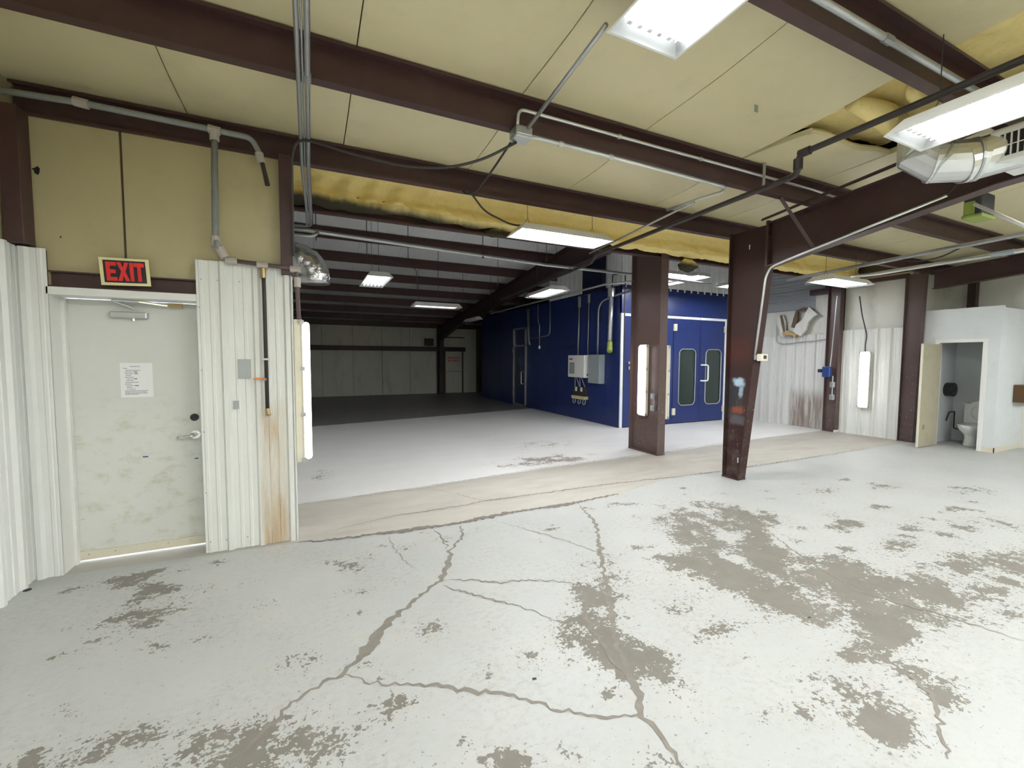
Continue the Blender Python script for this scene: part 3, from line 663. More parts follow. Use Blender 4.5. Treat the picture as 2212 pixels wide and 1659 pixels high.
# ================================================================== REAR BUILDING
def ceiling2():
    C = shell('ceiling', (4, 12, 3.9))
    x = -.8
    while x < 11.0:
        x2 = min(x+.92, 11.0); zz = lambda y: raf2(y)+.205
        MB().hexa([(x+.002, 5.5, zz(5.5)), (x2-.002, 5.5, zz(5.5)), (x2-.002, YF+.1, zz(YF+.1)), (x+.002, YF+.1, zz(YF+.1)),
                   (x+.002, 5.5, zz(5.5)+.02), (x2-.002, 5.5, zz(5.5)+.02), (x2-.002, YF+.1, zz(YF+.1)+.02), (x+.002, YF+.1, zz(YF+.1)+.02)]).build('roof_sheet', 'roof_white', C)
        x = x2
    MB().hexa([(-.85, 5.5, raf2(5.5)+.24), (11, 5.5, raf2(5.5)+.24), (11, YF+.2, raf2(YF)+.24), (-.85, YF+.2, raf2(YF)+.24),
               (-.85, 5.5, raf2(5.5)+.27), (11, 5.5, raf2(5.5)+.27), (11, YF+.2, raf2(YF)+.27), (-.85, YF+.2, raf2(YF)+.27)]).build('roof_backing', 'seam', C)
ceiling2()
ORD = ['first', 'second', 'third', 'fourth', 'fifth', 'sixth', 'seventh', 'eighth']
for i, y in enumerate((8.03, 9.45, 10.87, 12.29, 13.71, 15.13, 16.55, 17.97)):
    lab = 'hidden purlin of the white rear roof, just behind the sooty foam beam' if i == 0 else 'brown purlin under the white rear roof, %s in view behind the foam' % ORD[i-1]
    zee('rear_purlin', y, -.75, XR+.1, raf2(y)+.20, lab, .20, .065, 'steel', 'rear hall roof purlins')
eave('far_eave_beam', 19.35, -.75, XR, raf2(19.4)-.02, raf2(19.4)+.2, 'dark eave beam along the top of the far wall')
def wall_far():
    W = shell('wall_far', (3, YF, 0))
    x = -.75
    while x < 7.2:
        x2 = min(x+1.2, 7.2); box('insulation_panel', 'vinyl_white', x+.006, x2-.006, YF, YF+.08, 0, 3.2, W); x = x2
    box('backing', 'seam', -.85, 11, YF+.08, YF+.12, 0, 3.6, W)
    box('girt', 'steel_dark', -.75, 6.6, YF-.16, YF, 1.93, 2.13, W)
    box('girt', 'steel_dark', 5.45, 6.6, YF-.04, YF, 2.56, 2.60, W)
wall_far()
def door_far():
    D = shell('door_2', (6.1, YF, 0))
    box('frame', 'steel_dark', 5.60, 5.66, YF-.10, YF, 0, 1.95, D); box('frame', 'steel_dark', 6.46, 6.52, YF-.10, YF, 0, 1.95, D)
    lf = box('leaf', 'vinyl_white', 5.66, 6.46, YF-.07, YF-.02, .02, 1.93, D, bevel=.004)
    box('panic_bar', 'galv', 5.70, 6.42, YF-.13, YF-.08, .98, 1.03, lf, bevel=.004)
    for s, z in (('EMERGENCY', 1.60), ('EXIT ONLY', 1.46)):
        cu = bpy.data.curves.new('t', 'FONT'); cu.body = s; cu.size = .115; cu.align_x = 'CENTER'; cu.extrude = .001; cu.offset = .003
        ob = bpy.data.objects.new('t', cu); COL.objects.link(ob)
        me = bpy.data.meshes.new_from_object(ob.evaluated_get(bpy.context.evaluated_depsgraph_get())); bpy.data.objects.remove(ob)
        me.transform(Matrix.Translation((6.05, YF-.074, z)) @ Matrix.Rotation(pi/2, 4, 'X') @ Matrix.Diagonal((.9, 1, 1, 1)))
        me.transform(Matrix.Translation((-6.1, -YF, 0)))
        me.materials.clear(); me.materials.append(MATS['red']); me.name = 'lettering'
        o = bpy.data.objects.new('lettering', me); COL.objects.link(o); o.parent = lf
door_far()
t = thing('wall_heater', 'small dark box mounted high on the far wall beside the column', 'wall box', (4.88, YF-.2, 2.15))
box('case', 'black', 4.70, 5.08, YF-.22, YF, 2.17, 2.50, t, bevel=.01); mb = MB()
for k in range(5): mb.box(4.73, 5.05, YF-.235, YF-.22, 2.20+.055*k, 2.225+.055*k)
mb.build('louvres', 'rubber', t)

# ------------------------------------------------------------------ right wall
def wall_right():
    W = shell('wall_right', (XR, 6, 0))
    sheet(W, 'sheet_dirty', (XR, 7.98), (XR, 6.93), 0, 2.20, (-1, 0), off=.05, hgt=.042); sheet(W, 'sheet_dirty', (XR, 6.93), (XR, 5.87), 0, 2.20, (-1, 0), off=.05, hgt=.042)
    sheet(W, 'sheet', (XR-.03, 5.62), (XR-.03, 4.52), 0, 2.255, (-1, 0), off=.2, hgt=.042)
    box('insulation_panel', 'vinyl_white', XR+.03, XR+.09, 4.45, 5.62, 2.0, 3.35, W)
    box('insulation_panel', 'vinyl_white', XR+.03, XR+.09, 5.86, 6.24, 2.0, 3.25, W)
    box('insulation_panel', 'vinyl_white', XR+.03, XR+.09, 6.24, 8.2, 0, 2.80, W)
    sheet(W, 'sheet_grey', (XR+.13, 8.2), (XR+.13, 6.1), 2.7, 4.2, (-1, 0), off=.1, vertical=False)
    box('backing', 'seam', XR+.16, XR+.2, 4.4, 8.3, 0, 4.85, W); box('backing', 'booth_blue_dark', XR+.0, XR+.2, 8.3, YF, 0, 4.85, W)
    box('girt', 'steel', XR-.12, XR+.02, 5.86, 6.30, 3.10, 3.22, W)
    box('girt', 'steel', XR-.06, XR+.03, 4.5, 5.62, 3.22, 3.30, W)
    screws(W, [(XR-.034, y, 2.17) for y in (4.75, 5.0, 5.35)]+[(XR-.004, y, 2.10) for y in (6.2, 6.6, 7.0)], (-1, 0))
wall_right()
def torn():
    x = XR-.06
    def rib(pts, w, th, mat, name, par):
        P = [Vector(ax(u, v, x+dx)) for u, v, dx in pts]; mb = MB(); vs = []
        for i, p in enumerate(P):
            d = (P[min(i+1, len(P)-1)]-P[max(i-1, 0)]).normalized(); q = Vector((0, -d.z, d.y)).normalized()
            for a, bx in ((-1, 0), (1, 0), (1, th), (-1, th)):
                vs.append(p+q*w*(.8+.3*sin(i*2.1))*a*.5+Vector((-bx, 0, 0)))
        n = len(P); fs = [(0, 1, 2, 3), tuple(4*(n-1)+k for k in (3, 2, 1, 0))]
        for i in range(n-1): fs += [(4*i+k, 4*i+4+k, 4*i+4+(k+1) % 4, 4*i+(k+1) % 4) for k in range(4)]
        return mb.add(vs, fs).build(name, mat, par)
    t = thing('torn_insulation', 'torn strips of wall insulation hanging in a V below the hole', 'insulation', (x, 6.5, 2.3))
    rib([(1687, 682, 0), (1690, 700, 0), (1694, 715, 0), (1698, 725, 0)], .20, .05, 'vinyl_white', 'facing', t)
    rib([(1692, 681, .03), (1696, 700, .03), (1699, 720, .03)], .07, .09, 'dirty_inner', 'batt', t)
    rib([(1696, 722, 0), (1706, 719, -.03), (1716, 722, 0), (1724, 726, 0)], .10, .10, 'batt', 'batt', t)
    rib([(1724, 722, 0), (1733, 707, -.02), (1744, 692, -.02), (1752, 679, 0), (1760, 671, 0)], .26, .06, 'vinyl_white', 'facing', t)
    rib([(1716, 708, .02), (1722, 690, .02), (1725, 672, .02), (1740, 668, .02), (1752, 670, .02), (1760, 672, .02)], .10, .07, 'dirty_inner', 'batt', t)
torn()

# ================================================================== SPRAY BOOTH
BX, BY, BZ = 6.50, 8.0, 3.28
def booth():
    t = thing('paint_booth', 'dark blue paint booth with white framed doors in the rear hall', 'paint booth', (BX, BY, 0))
    # side wall panels
    ys = [8.0, 8.55, 9.7, 10.85, 12.0, 12.82]
    for a, c in zip(ys, ys[1:]): box('panel', 'booth_blue', BX, BX+.06, a+.003, c-.003, 0, BZ, t)
    ys = [13.83, 14.9, 15.9, 17.0]
    for a, c in zip(ys, ys[1:]): box('panel', 'booth_blue', BX, BX+.06, a+.003, c-.003, 0, BZ, t)
    box('panel', 'booth_blue', BX, BX+.06, 12.82, 13.83, 2.66, BZ, t)
    box('back_panel', 'booth_blue_dark', BX, XR-.4, 16.95, 17.0, 0, BZ, t); box('side_panel', 'booth_blue_dark', XR-.45, XR-.4, BY, 17, 0, BZ, t)
    box('roof', 'booth_blue_dark', BX, XR-.4, BY, 17, BZ, BZ+.03, t)
    # personnel door in the side wall
    y0, y1 = 12.83, 13.82
    for y in (y0, y1-.07): box('door_frame', 'alu', BX-.03, BX+.05, y, y+.07, 0, 2.655, t)
    for z in (2.02, 2.60, .0): box('door_frame', 'alu', BX-.03, BX+.05, y0, y1, z, z+.055, t)
    box('transom', 'booth_blue', BX+.01, BX+.04, y0+.07, y1-.07, 2.07, 2.60, t)
    lf = box('side_door', 'booth_blue', BX-.005, BX+.04, y0+.075, y1-.075, .06, 2.02, t, bevel=.004)
    box('window', 'glass_dark', BX-.008, BX+.03, 13.30, 13.56, .55, 1.75, lf)
    MB().tube([(BX-.01, 13.02, 1.16), (BX-.09, 13.02, 1.16), (BX-.09, 13.02, .76), (BX-.01, 13.02, .76)], .016, 8, .05).build('handle', 'alu', lf)
    for z in (.32, 1.80): box('hinge', 'alu', BX-.045, BX-.03, y1-.10, y1+.01, z, z+.16, lf)
    # front: header and four folding leaves
    box('header', 'booth_blue', BX, XR-.4, BY, BY+.06, 2.66, BZ, t)
    box('front_panel', 'booth_blue', 9.95, XR-.4, BY, BY+.06, 0, 2.66, t)
    box('corner_trim', 'white_trim', BX-.012, BX+.055, BY-.012, BY+.02, 0, 2.66, t)
    box('head_trim', 'white_trim', BX+.055, 8.985, BY-.014, BY+.02, 2.60, 2.66, t); box('head_trim', 'white_trim', 9.0, 9.98, BY-.014, BY+.02, 2.60, 2.66, t)
    box('jamb_trim', 'white_trim', 9.895, 9.98, BY-.014, BY+.02, 0, 2.60, t)
    xs = [BX+.06, 7.30, 8.10, 9.005, 9.895]
    for k in range(4):
        a, c = xs[k]+.006, xs[k+1]-.006
        win = k in (2, 3)
        if not win: box('door_leaf', 'booth_blue', a, c, BY-.008, BY+.045, .02, 2.595, t, bevel=.004); continue
        cx = .5*(a+c)+(.03 if k == 2 else .05); ww, z0, z1, rr = .28, .45, 1.86, .13
        # leaf with a rounded opening, built as a ring of quads
        n = 24; ring = []
        for i in range(n):
            g = 2*pi*(i+.5)/n; sx = cos(g); sz = sin(g)
            px = cx+(ww-rr)*(1 if sx > 0 else -1)+rr*sx; pz = (z1-rr if sz > 0 else z0+rr)+rr*sz
            ring.append((px, pz))
        out = []
        for px, pz in ring:
            dx, dz = px-cx, pz-.5*(z0+z1)
            s = min((c-cx if dx > 0 else cx-a)/max(abs(dx), 1e-6), ((2.595-.5*(z0+z1)) if dz > 0 else (.5*(z0+z1)-.02))/max(abs(dz), 1e-6)); out.append((cx+dx*s, .5*(z0+z1)+dz*s))
        corners = [(c, 2.595), (a, 2.595), (a, .02), (c, .02)]
        lf = MB()
        for yv, fl in ((BY-.008, 1), (BY+.045, -1)):
            vs = [(p[0], yv, p[1]) for p in ring]+[(p[0], yv, p[1]) for p in out]+[(p[0], yv, p[1]) for p in corners]
            fs = [(i, n+i, n+(i+1) % n, (i+1) % n) for i in range(n)]
            fs = [f for f in fs]
            for q, (ca, cb) in enumerate(corners):
                i = {0: n//4-1, 1: n//2-1, 2: 3*n//4-1, 3: n-1}[q]
                # corner triangle between the two projected points nearest to it
                d = sorted(range(n), key=lambda j: hypot(out[j][0]-ca, out[j][1]-cb))[:6]
                best = min(((abs(out[j][0]-ca) < 1e-6 or abs(out[j][1]-cb) < 1e-6, j) for j in d), key=lambda z: 0)
                js = [j for j in range(n) if (abs(out[j][0]-ca) < 1e-6) != (abs(out[(j+1) % n][0]-ca) < 1e-6) and hypot(out[j][0]-ca, out[j][1]-cb) < 1.2]
                for j in js: fs.append((n+j, 2*n+q, n+(j+1) % n))
            lf.add(vs, fs)
        lf.add([(p[0], BY-.008, p[1]) for p in ring]+[(p[0], BY+.02, p[1]) for p in ring], [(i, (i+1) % n, n+(i+1) % n, n+i) for i in range(n)])
        L = lf.build('door_leaf', 'booth_blue', t)
        MB().add([(p[0], BY+.015, p[1]) for p in ring]+[(p[0], BY+.021, p[1]) for p in ring], [tuple(range(n)), tuple(range(2*n-1, n-1, -1))]).build('window', 'glass_dark', L)
        MB().tube([(p[0], BY-.010, p[1]) for p in ring+ring[:1]], .013, 6, caps=False).build('gasket', 'alu' if k == 3 else 'grey_box', L)
        hx = 8.135 if k == 2 else 9.905
        for z in (.22, 2.30): box('hinge', 'cream', hx-.05, hx+.05, BY-.045, BY-.006, z, z+.17, L, bevel=.008)
        if k == 3: MB().tube([(9.06, BY, 1.46), (9.06, BY-.09, 1.46), (9.20, BY-.11, 1.46), (9.20, BY-.11, 1.06), (9.06, BY-.09, 1.06), (9.06, BY, 1.06)], .02, 8, .05).build('handle', 'white_trim', L)
    # latch on the first leaf
    l = box('latch', 'galv', 6.70, 6.92, BY-.05, BY-.008, 1.36, 1.44, t, bevel=.006)
    box('latch_keeper', 'galv', 6.86, 6.94, BY-.09, BY-.04, 1.08, 1.32, l, bevel=.01); MB().cyl((6.70, BY-.008, 1.52), (6.70, BY-.06, 1.52), .035, 10).build('latch_knob', 'chrome', l)
    return t
BO = booth()
def skirt():
    W = shell('wall_booth_skirt', (BX, BY, BZ))
    sheet(W, 'roof_white', (BX, 11.35), (BX, 9.42), BZ+.02, raf2(11.35)+.19, (-1, 0), z1b=raf2(9.42)+.19)
    sheet(W, 'roof_white', (BX, 9.42), (BX, 8.02), BZ+.02, raf2(9.42)+.19, (-1, 0), z1b=raf2(8)+.19)
    sheet(W, 'roof_white', (BX, BY+.01), (XR-.3, BY+.01), BZ-.03, raf2(8)+.19, (0, -1))
skirt()
tag(box('blue_duct_box', 'booth_blue_dark', BX-.14, BX-.03, 8.57, 9.40, 3.24, raf2(9.1)+.15, bevel=.005), 'dark blue duct box standing on the booth wall against white siding', 'duct box')

# ------------------------------------------------------------------ equipment on the booth side
def control():
    t = thing('control_cabinet', 'off white control cabinet on the blue booth wall', 'control box', (BX, 9.5, 1.12))
    x0 = BX-.24
    b = box('case', 'white_paint', x0+.02, BX, 9.13, 9.88, 1.125, 1.70, t, bevel=.006)
    d = box('door', 'white_paint', x0, x0+.02, 9.135, 9.875, 1.13, 1.695, t, bevel=.005)
    MB().box(x0-.004, x0, 9.56, 9.80, 1.22, 1.51).build('window_frame', 'ink', d); MB().box(x0-.006, x0-.003, 9.58, 9.78, 1.24, 1.49).build('window_pane', 'grey_box', d)
    for y in (9.69, 9.77): MB().cyl((x0, y, 1.60), (x0-.02, y, 1.60), .018, 10).build('knob', 'black', d)
    MB().cyl((x0+.1, 9.13, 1.20), (x0+.1, 9.10, 1.20), .02, 10).build('cable_gland', 'rubber', t)
    t = thing('switch_cabinet', 'tall grey switch cabinet beside the white control cabinet', 'control box', (BX, 8.85, 1.0))
    box('case', 'grey_box', BX-.15, BX, 8.60, 9.07, 1.0, 1.71, t, bevel=.005); box('cover', 'grey_box', BX-.165, BX-.15, 8.61, 9.06, 1.01, 1.70, t, bevel=.004)
    t = thing('gauge_panel', 'black gauge panel with looped hoses under the control cabinet', 'gauge panel', (BX, 9.6, .55))
    box('plate', 'rubber', BX-.07, BX-.0, 9.28, 9.88, .62, .87, t, bevel=.004); box('tray', 'stud_yellow', BX-.13, BX, 9.27, 9.87, .55, .63, t, bevel=.004)
    for y in (9.72, 9.47): box('gauge', 'white_paint', BX-.09, BX-.07, y-.035, y+.035, .75, .86, t, bevel=.004)
    for k, y in enumerate((9.82, 9.58, 9.36)):
        MB().tube([(BX-.06, y-.05, .56), (BX-.08, y-.07, .45), (BX-.08, y, .41), (BX-.08, y+.05, .46), (BX-.06, y+.04, .56)], .013, 6, .05).build('hose', 'grey_box', t)
    for a, c in ((9.74, 9.80), (9.68, 9.58), (9.52, 9.56), (9.45, 9.33)): MB().tube([(BX-.1, a, 1.12), (BX-.06, c, .87)], .012, 6).build('hose', 'grey_box', t)
control()
def pipe(name, label, pts, r, mat, fil=.06, cat='pipe', n=8, joints=(), jr=1.35, jl=.04, jmat=None, clips=()):
    t = MB().tube(pts, r, n, fil).build(name, mat, None, smooth=True); tag(t, label, cat)
    for p, d in joints:
        p = Vector(p); d = Vector(d).normalized(); MB().cyl(p-d*jl, p+d*jl, r*jr, n).build('coupling', jmat or mat, t)
    return t
xw = BX-.04
pipe('conduit', 'left of the three grey conduits rising from the booth cabinets', [(xw, 9.70, 1.69), (xw, 9.66, 3.15)], .026, 'galv', 0, 'conduit', joints=[((xw, 9.66, 3.1), (0, 0, 1))], jr=1.9, jl=.14)
pipe('conduit', 'thin middle one of the conduits rising from the booth cabinets', [(xw, 9.26, 1.69), (xw, 9.23, 3.16)], .017, 'galv', 0, 'conduit', joints=[((xw, 9.23, 3.15), (0, 0, 1))], jr=2.4, jl=.12)
pipe('conduit', 'conduit bending forward from the grey switch cabinet towards the column', [(xw, 8.83, 1.70), (xw, 8.83, 3.0), (xw, 8.0, 3.10), (xw, 6.3, 3.13)], .028, 'galv', .28, 'conduit')
pipe('exhaust_pipe', 'bright metal exhaust pipe with yellow-green elbow on the booth corner', [(BX-.12, 8.26, 1.98), (BX-.12, 8.23, 3.1)], .055, 'galv_bright', 0, 'pipe', 12, joints=[((BX-.12, 8.23, 3.15), (0, 0, 1))], jr=1.6, jl=.10)
o = bpy.data.objects['exhaust_pipe']; MB().tube([(BX-.12, 8.26, 2.0), (BX-.13, 8.25, 1.86), (BX-.2, 8.16, 1.80)], .068, 10, .08).build('elbow', 'green_yellow', o, smooth=True)
MB().tube([(BX-.12, 8.20, 3.2), (BX-.12, 8.20, 3.55), (BX-.12, 7.75, 3.50), (BX-.12, 7.75, 2.2), (BX-.12, 7.75, .9)], .014, 6, .03).build('feed_pipe', 'pipe_dark', o)
pipe('drop_pipe', 'tapering drop pipe beside the narrow booth door', [(xw-.04, 12.55, 3.2), (xw-.06, 12.45, 2.2), (xw-.06, 12.38, 2.05)], [.06, .03, .03], 'galv', 0)
pipe('drop_pipe', 'thin drop cable ending in an outlet beside the booth door', [(xw, 11.95, 3.3), (xw, 11.95, 2.75), (xw, 11.85, 2.65), (xw, 11.85, 1.98)], .014, 'galv', .04, joints=[((xw, 11.85, 1.96), (0, 0, 1))], jr=3.2, jl=.05)
pipe('drop_pipe', 'bent drop pipe on the booth wall left of the conduits', [(xw, 11.2, 3.3), (xw, 11.2, 2.30), (xw, 12.6, 2.25)], .018, 'galv', .2)
pipe('looped_cable', 'grey cable loop on the blue booth wall', [(xw, 9.95, 1.95), (xw, 10.2, 1.88), (xw, 10.35, 1.96), (xw, 10.38, 2.12), (xw, 10.25, 2.2), (xw, 10.1, 2.2)], .01, 'cable', .1, 'cable')

# ================================================================== FLUORESCENT FIXTURES
FX = {}
def fluoro(label, cx, cy, z, rot, L=1.22, W=.42, n=6, tm='tube_front', hang=None, group=None, hh=.085, tilt=0):
    key = (L, W, n, tm, hh)
    if key not in FX:
        h = hh; ins = .07; hx, hy = L/2, W/2
        def shellmb(e, zb):
            return [(-hx+e, -hy+e, zb), (hx-e, -hy+e, zb), (hx-e, hy-e, zb), (-hx+e, hy-e, zb)]
        o0 = shellmb(0, 0); o1 = shellmb(ins, h)
        hb = MB().add(o0+o1, [(0, 1, 5, 4), (1, 2, 6, 5), (2, 3, 7, 6), (3, 0, 4, 7), (4, 5, 6, 7)])
        rim = shellmb(.014, 0); hb.add(o0+rim, [(0, 4, 5, 1), (1, 5, 6, 2), (2, 6, 7, 3), (3, 7, 4, 0)])
        i0 = shellmb(.014, 0); i1 = shellmb(ins+.01, h-.01)
        rf = MB().add(i0+i1, [(4, 5, 1, 0), (5, 6, 2, 1), (6, 7, 3, 2), (7, 4, 0, 3), (7, 6, 5, 4)])
        tb = MB().cyl((-hx+.11, 0, 0), (hx-.11, 0, 0), .0135, 8)
        sk = MB().box(-hx+.085, -hx+.11, -.012, .012, -.012, .03); sk2 = MB().box(hx-.11, hx-.085, -.012, .012, -.012, .03)
        FX[key] = (hb.mesh('housing', 'white_paint'), rf.mesh('reflector', 'reflector'), tb.mesh('tube', tm, smooth=True), sk.mesh('socket', 'white_paint'), sk2.mesh('socket', 'white_paint'))
    a, b_, c, d, e_ = FX[key]
    t = thing('ceiling_light', label, 'light', (cx, cy, z), group); t.rotation_euler = (tilt, 0, rot)
    inst('housing', a, t); inst('reflector', b_, t)
    for k in range(n):
        y = (k-(n-1)/2)*(W-.16)/max(1, n-1)
        for me, nm in ((c, 'tube'), (d, 'socket'), (e_, 'socket')):
            o = inst(nm, me, t); o.location = (0, y, .024)
    if hang:
        for s in (-1, 1):
            x = s*L*.36; m = MB()
            m.tube([(x-.05, 0, hh), (x, 0, hh+.10)], .0025, 4); m.tube([(x+.05, 0, hh), (x, 0, hh+.10)], .0025, 4); m.tube([(x, 0, hh+.10), (x, 0, hang)], .003, 4)
            o = inst('hanger', m.mesh('hanger', 'cable'), t)
    return t
HP = pi/2
fluoro('open six-tube ceiling light at the top edge of the view', 1.735, 1.39, 3.36, HP, W=.50, hang=.2)
fluoro('long hanging ceiling light at the right edge beside the duct', 3.39, .89, 2.95, HP, W=.44, hang=.55)
fluoro('hanging ceiling light under the yellow foam in the centre', 2.69, 4.43, 3.0, 0, W=.42, hang=.40, tm='tube_centre')
fluoro('ceiling light hanging in front of the right hand white wall', 7.95, 4.25, 2.86, .03, W=.42, hang=.5)
fluoro('short lit lamp just right of the wide column, left one of two', 6.30, 6.55, 3.25, 0, n=4, tm='tube_side', hang=.6)
fluoro('lamp seen end on just right of the wide column, right one of two', 7.12, 6.85, 3.25, HP, n=4, tm='tube_side', hang=.6)
fluoro('small lit lamp end showing beside the tapered column', 8.75, 6.65, 3.2, 0, n=4, tm='tube_side', hang=.6)
fluoro('lit lamp hanging lengthwise in the rear hall, nearest the silver duct', 1.06, 7.95, 2.93, HP, n=5, tm='tube_mid', hang=1.2)
fluoro('lit lamp hanging crosswise deepest in the rear hall', 2.85, 10.55, 2.86, 0, n=5, tm='tube_back', hang=1.1, hh=.10)
fluoro('lit lamp hanging along the blue booth wall', 4.20, 7.45, 2.86, HP-.08, n=5, tm='tube_mid', hang=1.3)
fluoro('unlit lamp hanging along the dark end of the blue booth wall', 4.75, 13.2, 2.82, HP, W=.25, n=2, tm='white_paint', hang=.7)
BEH = ('nearest behind the viewpoint on the left', 'nearest behind the viewpoint in the middle', 'beyond the right edge, in line with the view', 'beyond the right edge, further back', 'by the end wall', 'in the back left corner', 'at the middle of the back wall')
for i, (x, y) in enumerate(((.3, -1.6), (3.4, -1.9), (6.8, .3), (6.8, -2.4), (10.0, -.6), (.3, -3.8), (3.4, -4.0))):
    fluoro('ceiling light out of view, '+BEH[i], x, y, 3.35, HP if i % 2 else 0, W=.5, hang=.2, tm='tube_main', group='lights behind the viewpoint')

def striplight(label, p, nrm, z0, z1, up=None, lit=True, wid=.13, dep=.10):
    """vapour-tight strip lamp standing upright; back plane at p, lens towards nrm"""
    n = Vector((*nrm, 0)); s = Vector((-n.y, n.x, 0)); t = thing('strip_light', label, 'light', (p[0], p[1], z0))
    def bx(a0, a1, d0, d1, za, zb, ch=.0):
        P = []
        for z, e in ((za, ch), (zb, ch)):
            for a, d in ((a0, d0), (a1, d0), (a1, d1), (a0, d1)):
                q = Vector((p[0], p[1], 0))+s*a+n*d; P.append((q.x, q.y, z))
        return MB().hexa(P)
    h = wid/2
    bx(-h, h, 0, dep*.55, z0, z1).build('housing', 'cream', t, bevel=.012)
    bx(-h-.006, h+.006, dep*.52, dep*.60, z0-.004, z1+.004).build('gasket_rim', 'cream', t, bevel=.004)
    bx(-h+.01, h-.01, dep*.60, dep*1.1, z0+.02, z1-.02).build('lens', 'lens_lit' if lit else 'white_paint', t, bevel=.025)
    for k in range(4):
        z = z0+(z1-z0)*(.02+.96*k/3); bx(-h-.016, -h-.004, dep*.40, dep*.72, z-.018, z+.018).build('clip', 'galv', t); bx(h+.004, h+.016, dep*.40, dep*.72, z-.018, z+.018).build('clip', 'galv', t)
    return t
striplight('lit upright strip lamp on the end of the white wall by the exit door', (-.131, 4.33), (1, 0), .665, 1.94, wid=.13, dep=.12)
striplight('lit upright strip lamp on the wide brown column', (X1-.012, 5.80), (-1, 0), .63, 1.85, wid=.16, dep=.11)
striplight('upright strip lamp seen from its cream side, behind the wide column', (X1+.085, 5.47), (1, 0), .60, 1.83, wid=.10, dep=.10, lit=False)
sl = striplight('lit upright strip lamp hanging on the right hand white wall', (XR-.076, 5.11), (-1, 0), .60, 1.78, wid=.17, dep=.12)
pipe('lamp_cable', 'thin cable hanging down to the strip lamp on the right wall', [ax(1857, 640, XR-.12), ax(1862, 680, XR-.12), ax(1873, 725, XR-.12), ax(1869, 745, XR-.12), ax(1869, 762, XR-.12)], .012, 'cable', .1, 'cable', 6)

# ================================================================== EXIT DOOR
def exit_door():
    D = shell('door_1', (-1.23, YD, 0))
    x0, x1, zt = -1.672, -.79, 2.045
    box('jamb', 'white_paint', x0-.012, x0, YP-.005, YD+.05, 0, 2.10, D); box('jamb', 'white_paint', x1, x1+.02, YP+.02, YD+.05, 0, 2.10, D)
    box('head', 'white_paint', x0-.012, -.808, YP-.005, YD+.05, zt, 2.10, D, bevel=.003)
    box('stop', 'white_paint', x0, x0+.02, YD-.05, YD-.01, 0, zt, D)
    lf = box('leaf', 'door_paint', x0+.006, x1-.004, YD, YD+.045, .020, zt-.004, D, bevel=.002)
    box('door_sweep', 'cream', x0+.01, x1-.006, YD-.012, YD, .017, .085, lf)
    screws(lf, [(x, YD-.013, .06) for x in (-1.60, -1.44, -1.1, -.95)], (0, -1), .005)
    # closer: body, arm, shoe
    cl = box('closer_body', 'alu', -1.395, -1.165, YD-.055, YD, 1.905, 1.955, lf, bevel=.008)
    MB().cyl((-1.255, YD-.03, 1.905), (-1.255, YD-.03, 1.885), .012, 8).build('closer_valve', 'chrome', cl)
    MB().tube([(-1.25, YD-.03, 1.985), (-1.36, YD-.10, 2.035), (-1.20, YD-.10, 2.03), (-1.03, YD-.06, 2.012)], .011, 6, .01).build('closer_arm', 'chrome', cl)
    box('closer_shoe', 'brass', -1.02, -.93, YD-.07, YD-.045, 2.0, 2.035, D)
    MB().cyl((-.890, YD-.012, 1.10), (-.890, YD, 1.10), .030, 20).build('deadbolt', 'black', lf)
    lv = MB().cyl((-.886, YD-.014, .955), (-.886, YD, .955), .036, 20); lv.build('rose', 'chrome', lf)
    MB().tube([(-.886, YD-.01, .955), (-.886, YD-.065, .954), (-.93, YD-.07, .948), (-1.00, YD-.062, .944)], .0125, 8, .03).build('lever', 'chrome', lf, smooth=True)
    MB().box(-1.245, -1.21, YD-.001, YD-.0005, .79, .80).build('paint_chip', 'blue_part', lf); MB().box(-.90, -.875, YD-.001, YD-.0005, .745, .755).build('paint_chip', 'blue_part', lf)
exit_door()
# sunlit ground outside, seen as a bright line under the door
def sign():
    t = thing('exit_sign', 'black and red EXIT sign with a pale yellow border over the door', 'sign', (-1.22, 4.15, 2.12))
    TL, TR, BR, BL = [Vector(ay(u, v, 4.17)) for u, v in ((212.5, 555), (320.5, 561.5), (327, 619), (219.5, 615.5))]
    def at(s, q, d): p = TL.lerp(TR, s).lerp(BL.lerp(BR, s), q); return (p.x, p.y-d, p.z)
    def plate(a, c, e, f, d0, d1, nm, mat):
        return MB().hexa([at(a, f, d1), at(c, f, d1), at(c, f, d0), at(a, f, d0), at(a, e, d1), at(c, e, d1), at(c, e, d0), at(a, e, d0)]).build(nm, mat, t)
    plate(0, 1, 0, 1, 0, .004, 'border', 'sign_yellow'); plate(.075, .925, .09, .90, .004, .006, 'face', 'sign_black')
    L = {'E': [[(0, 0), (1, 0), (1, .2), (.38, .2), (.38, .4), (.9, .4), (.9, .6), (.38, .6), (.38, .8), (1, .8), (1, 1), (0, 1)]],
         'X': [[(0, 0), (.34, 0), (.5, .28), (.66, 0), (1, 0), (.68, .5), (1, 1), (.66, 1), (.5, .72), (.34, 1), (0, 1), (.32, .5)]],
         'I': [[(0, 0), (1, 0), (1, 1), (0, 1)]], 'T': [[(0, 0), (1, 0), (1, .22), (.68, .22), (.68, 1), (.32, 1), (.32, .22), (0, .22)]]}
    for ch, a, c in (('E', .125, .335), ('X', .345, .585), ('I', .60, .675), ('T', .685, .895)):
        pr = L[ch][0]; n = len(pr); q0, q1 = .155, .835
        vs = [at(a+(c-a)*p[0], q0+(q1-q0)*p[1], .006) for p in pr]+[at(a+(c-a)*p[0], q0+(q1-q0)*p[1], .008) for p in pr]
        MB().add(vs, [tuple(range(n, 2*n))]+[(i, (i+1) % n, n+(i+1) % n, n+i) for i in range(n)]).build('letter', 'red', t)
sign()
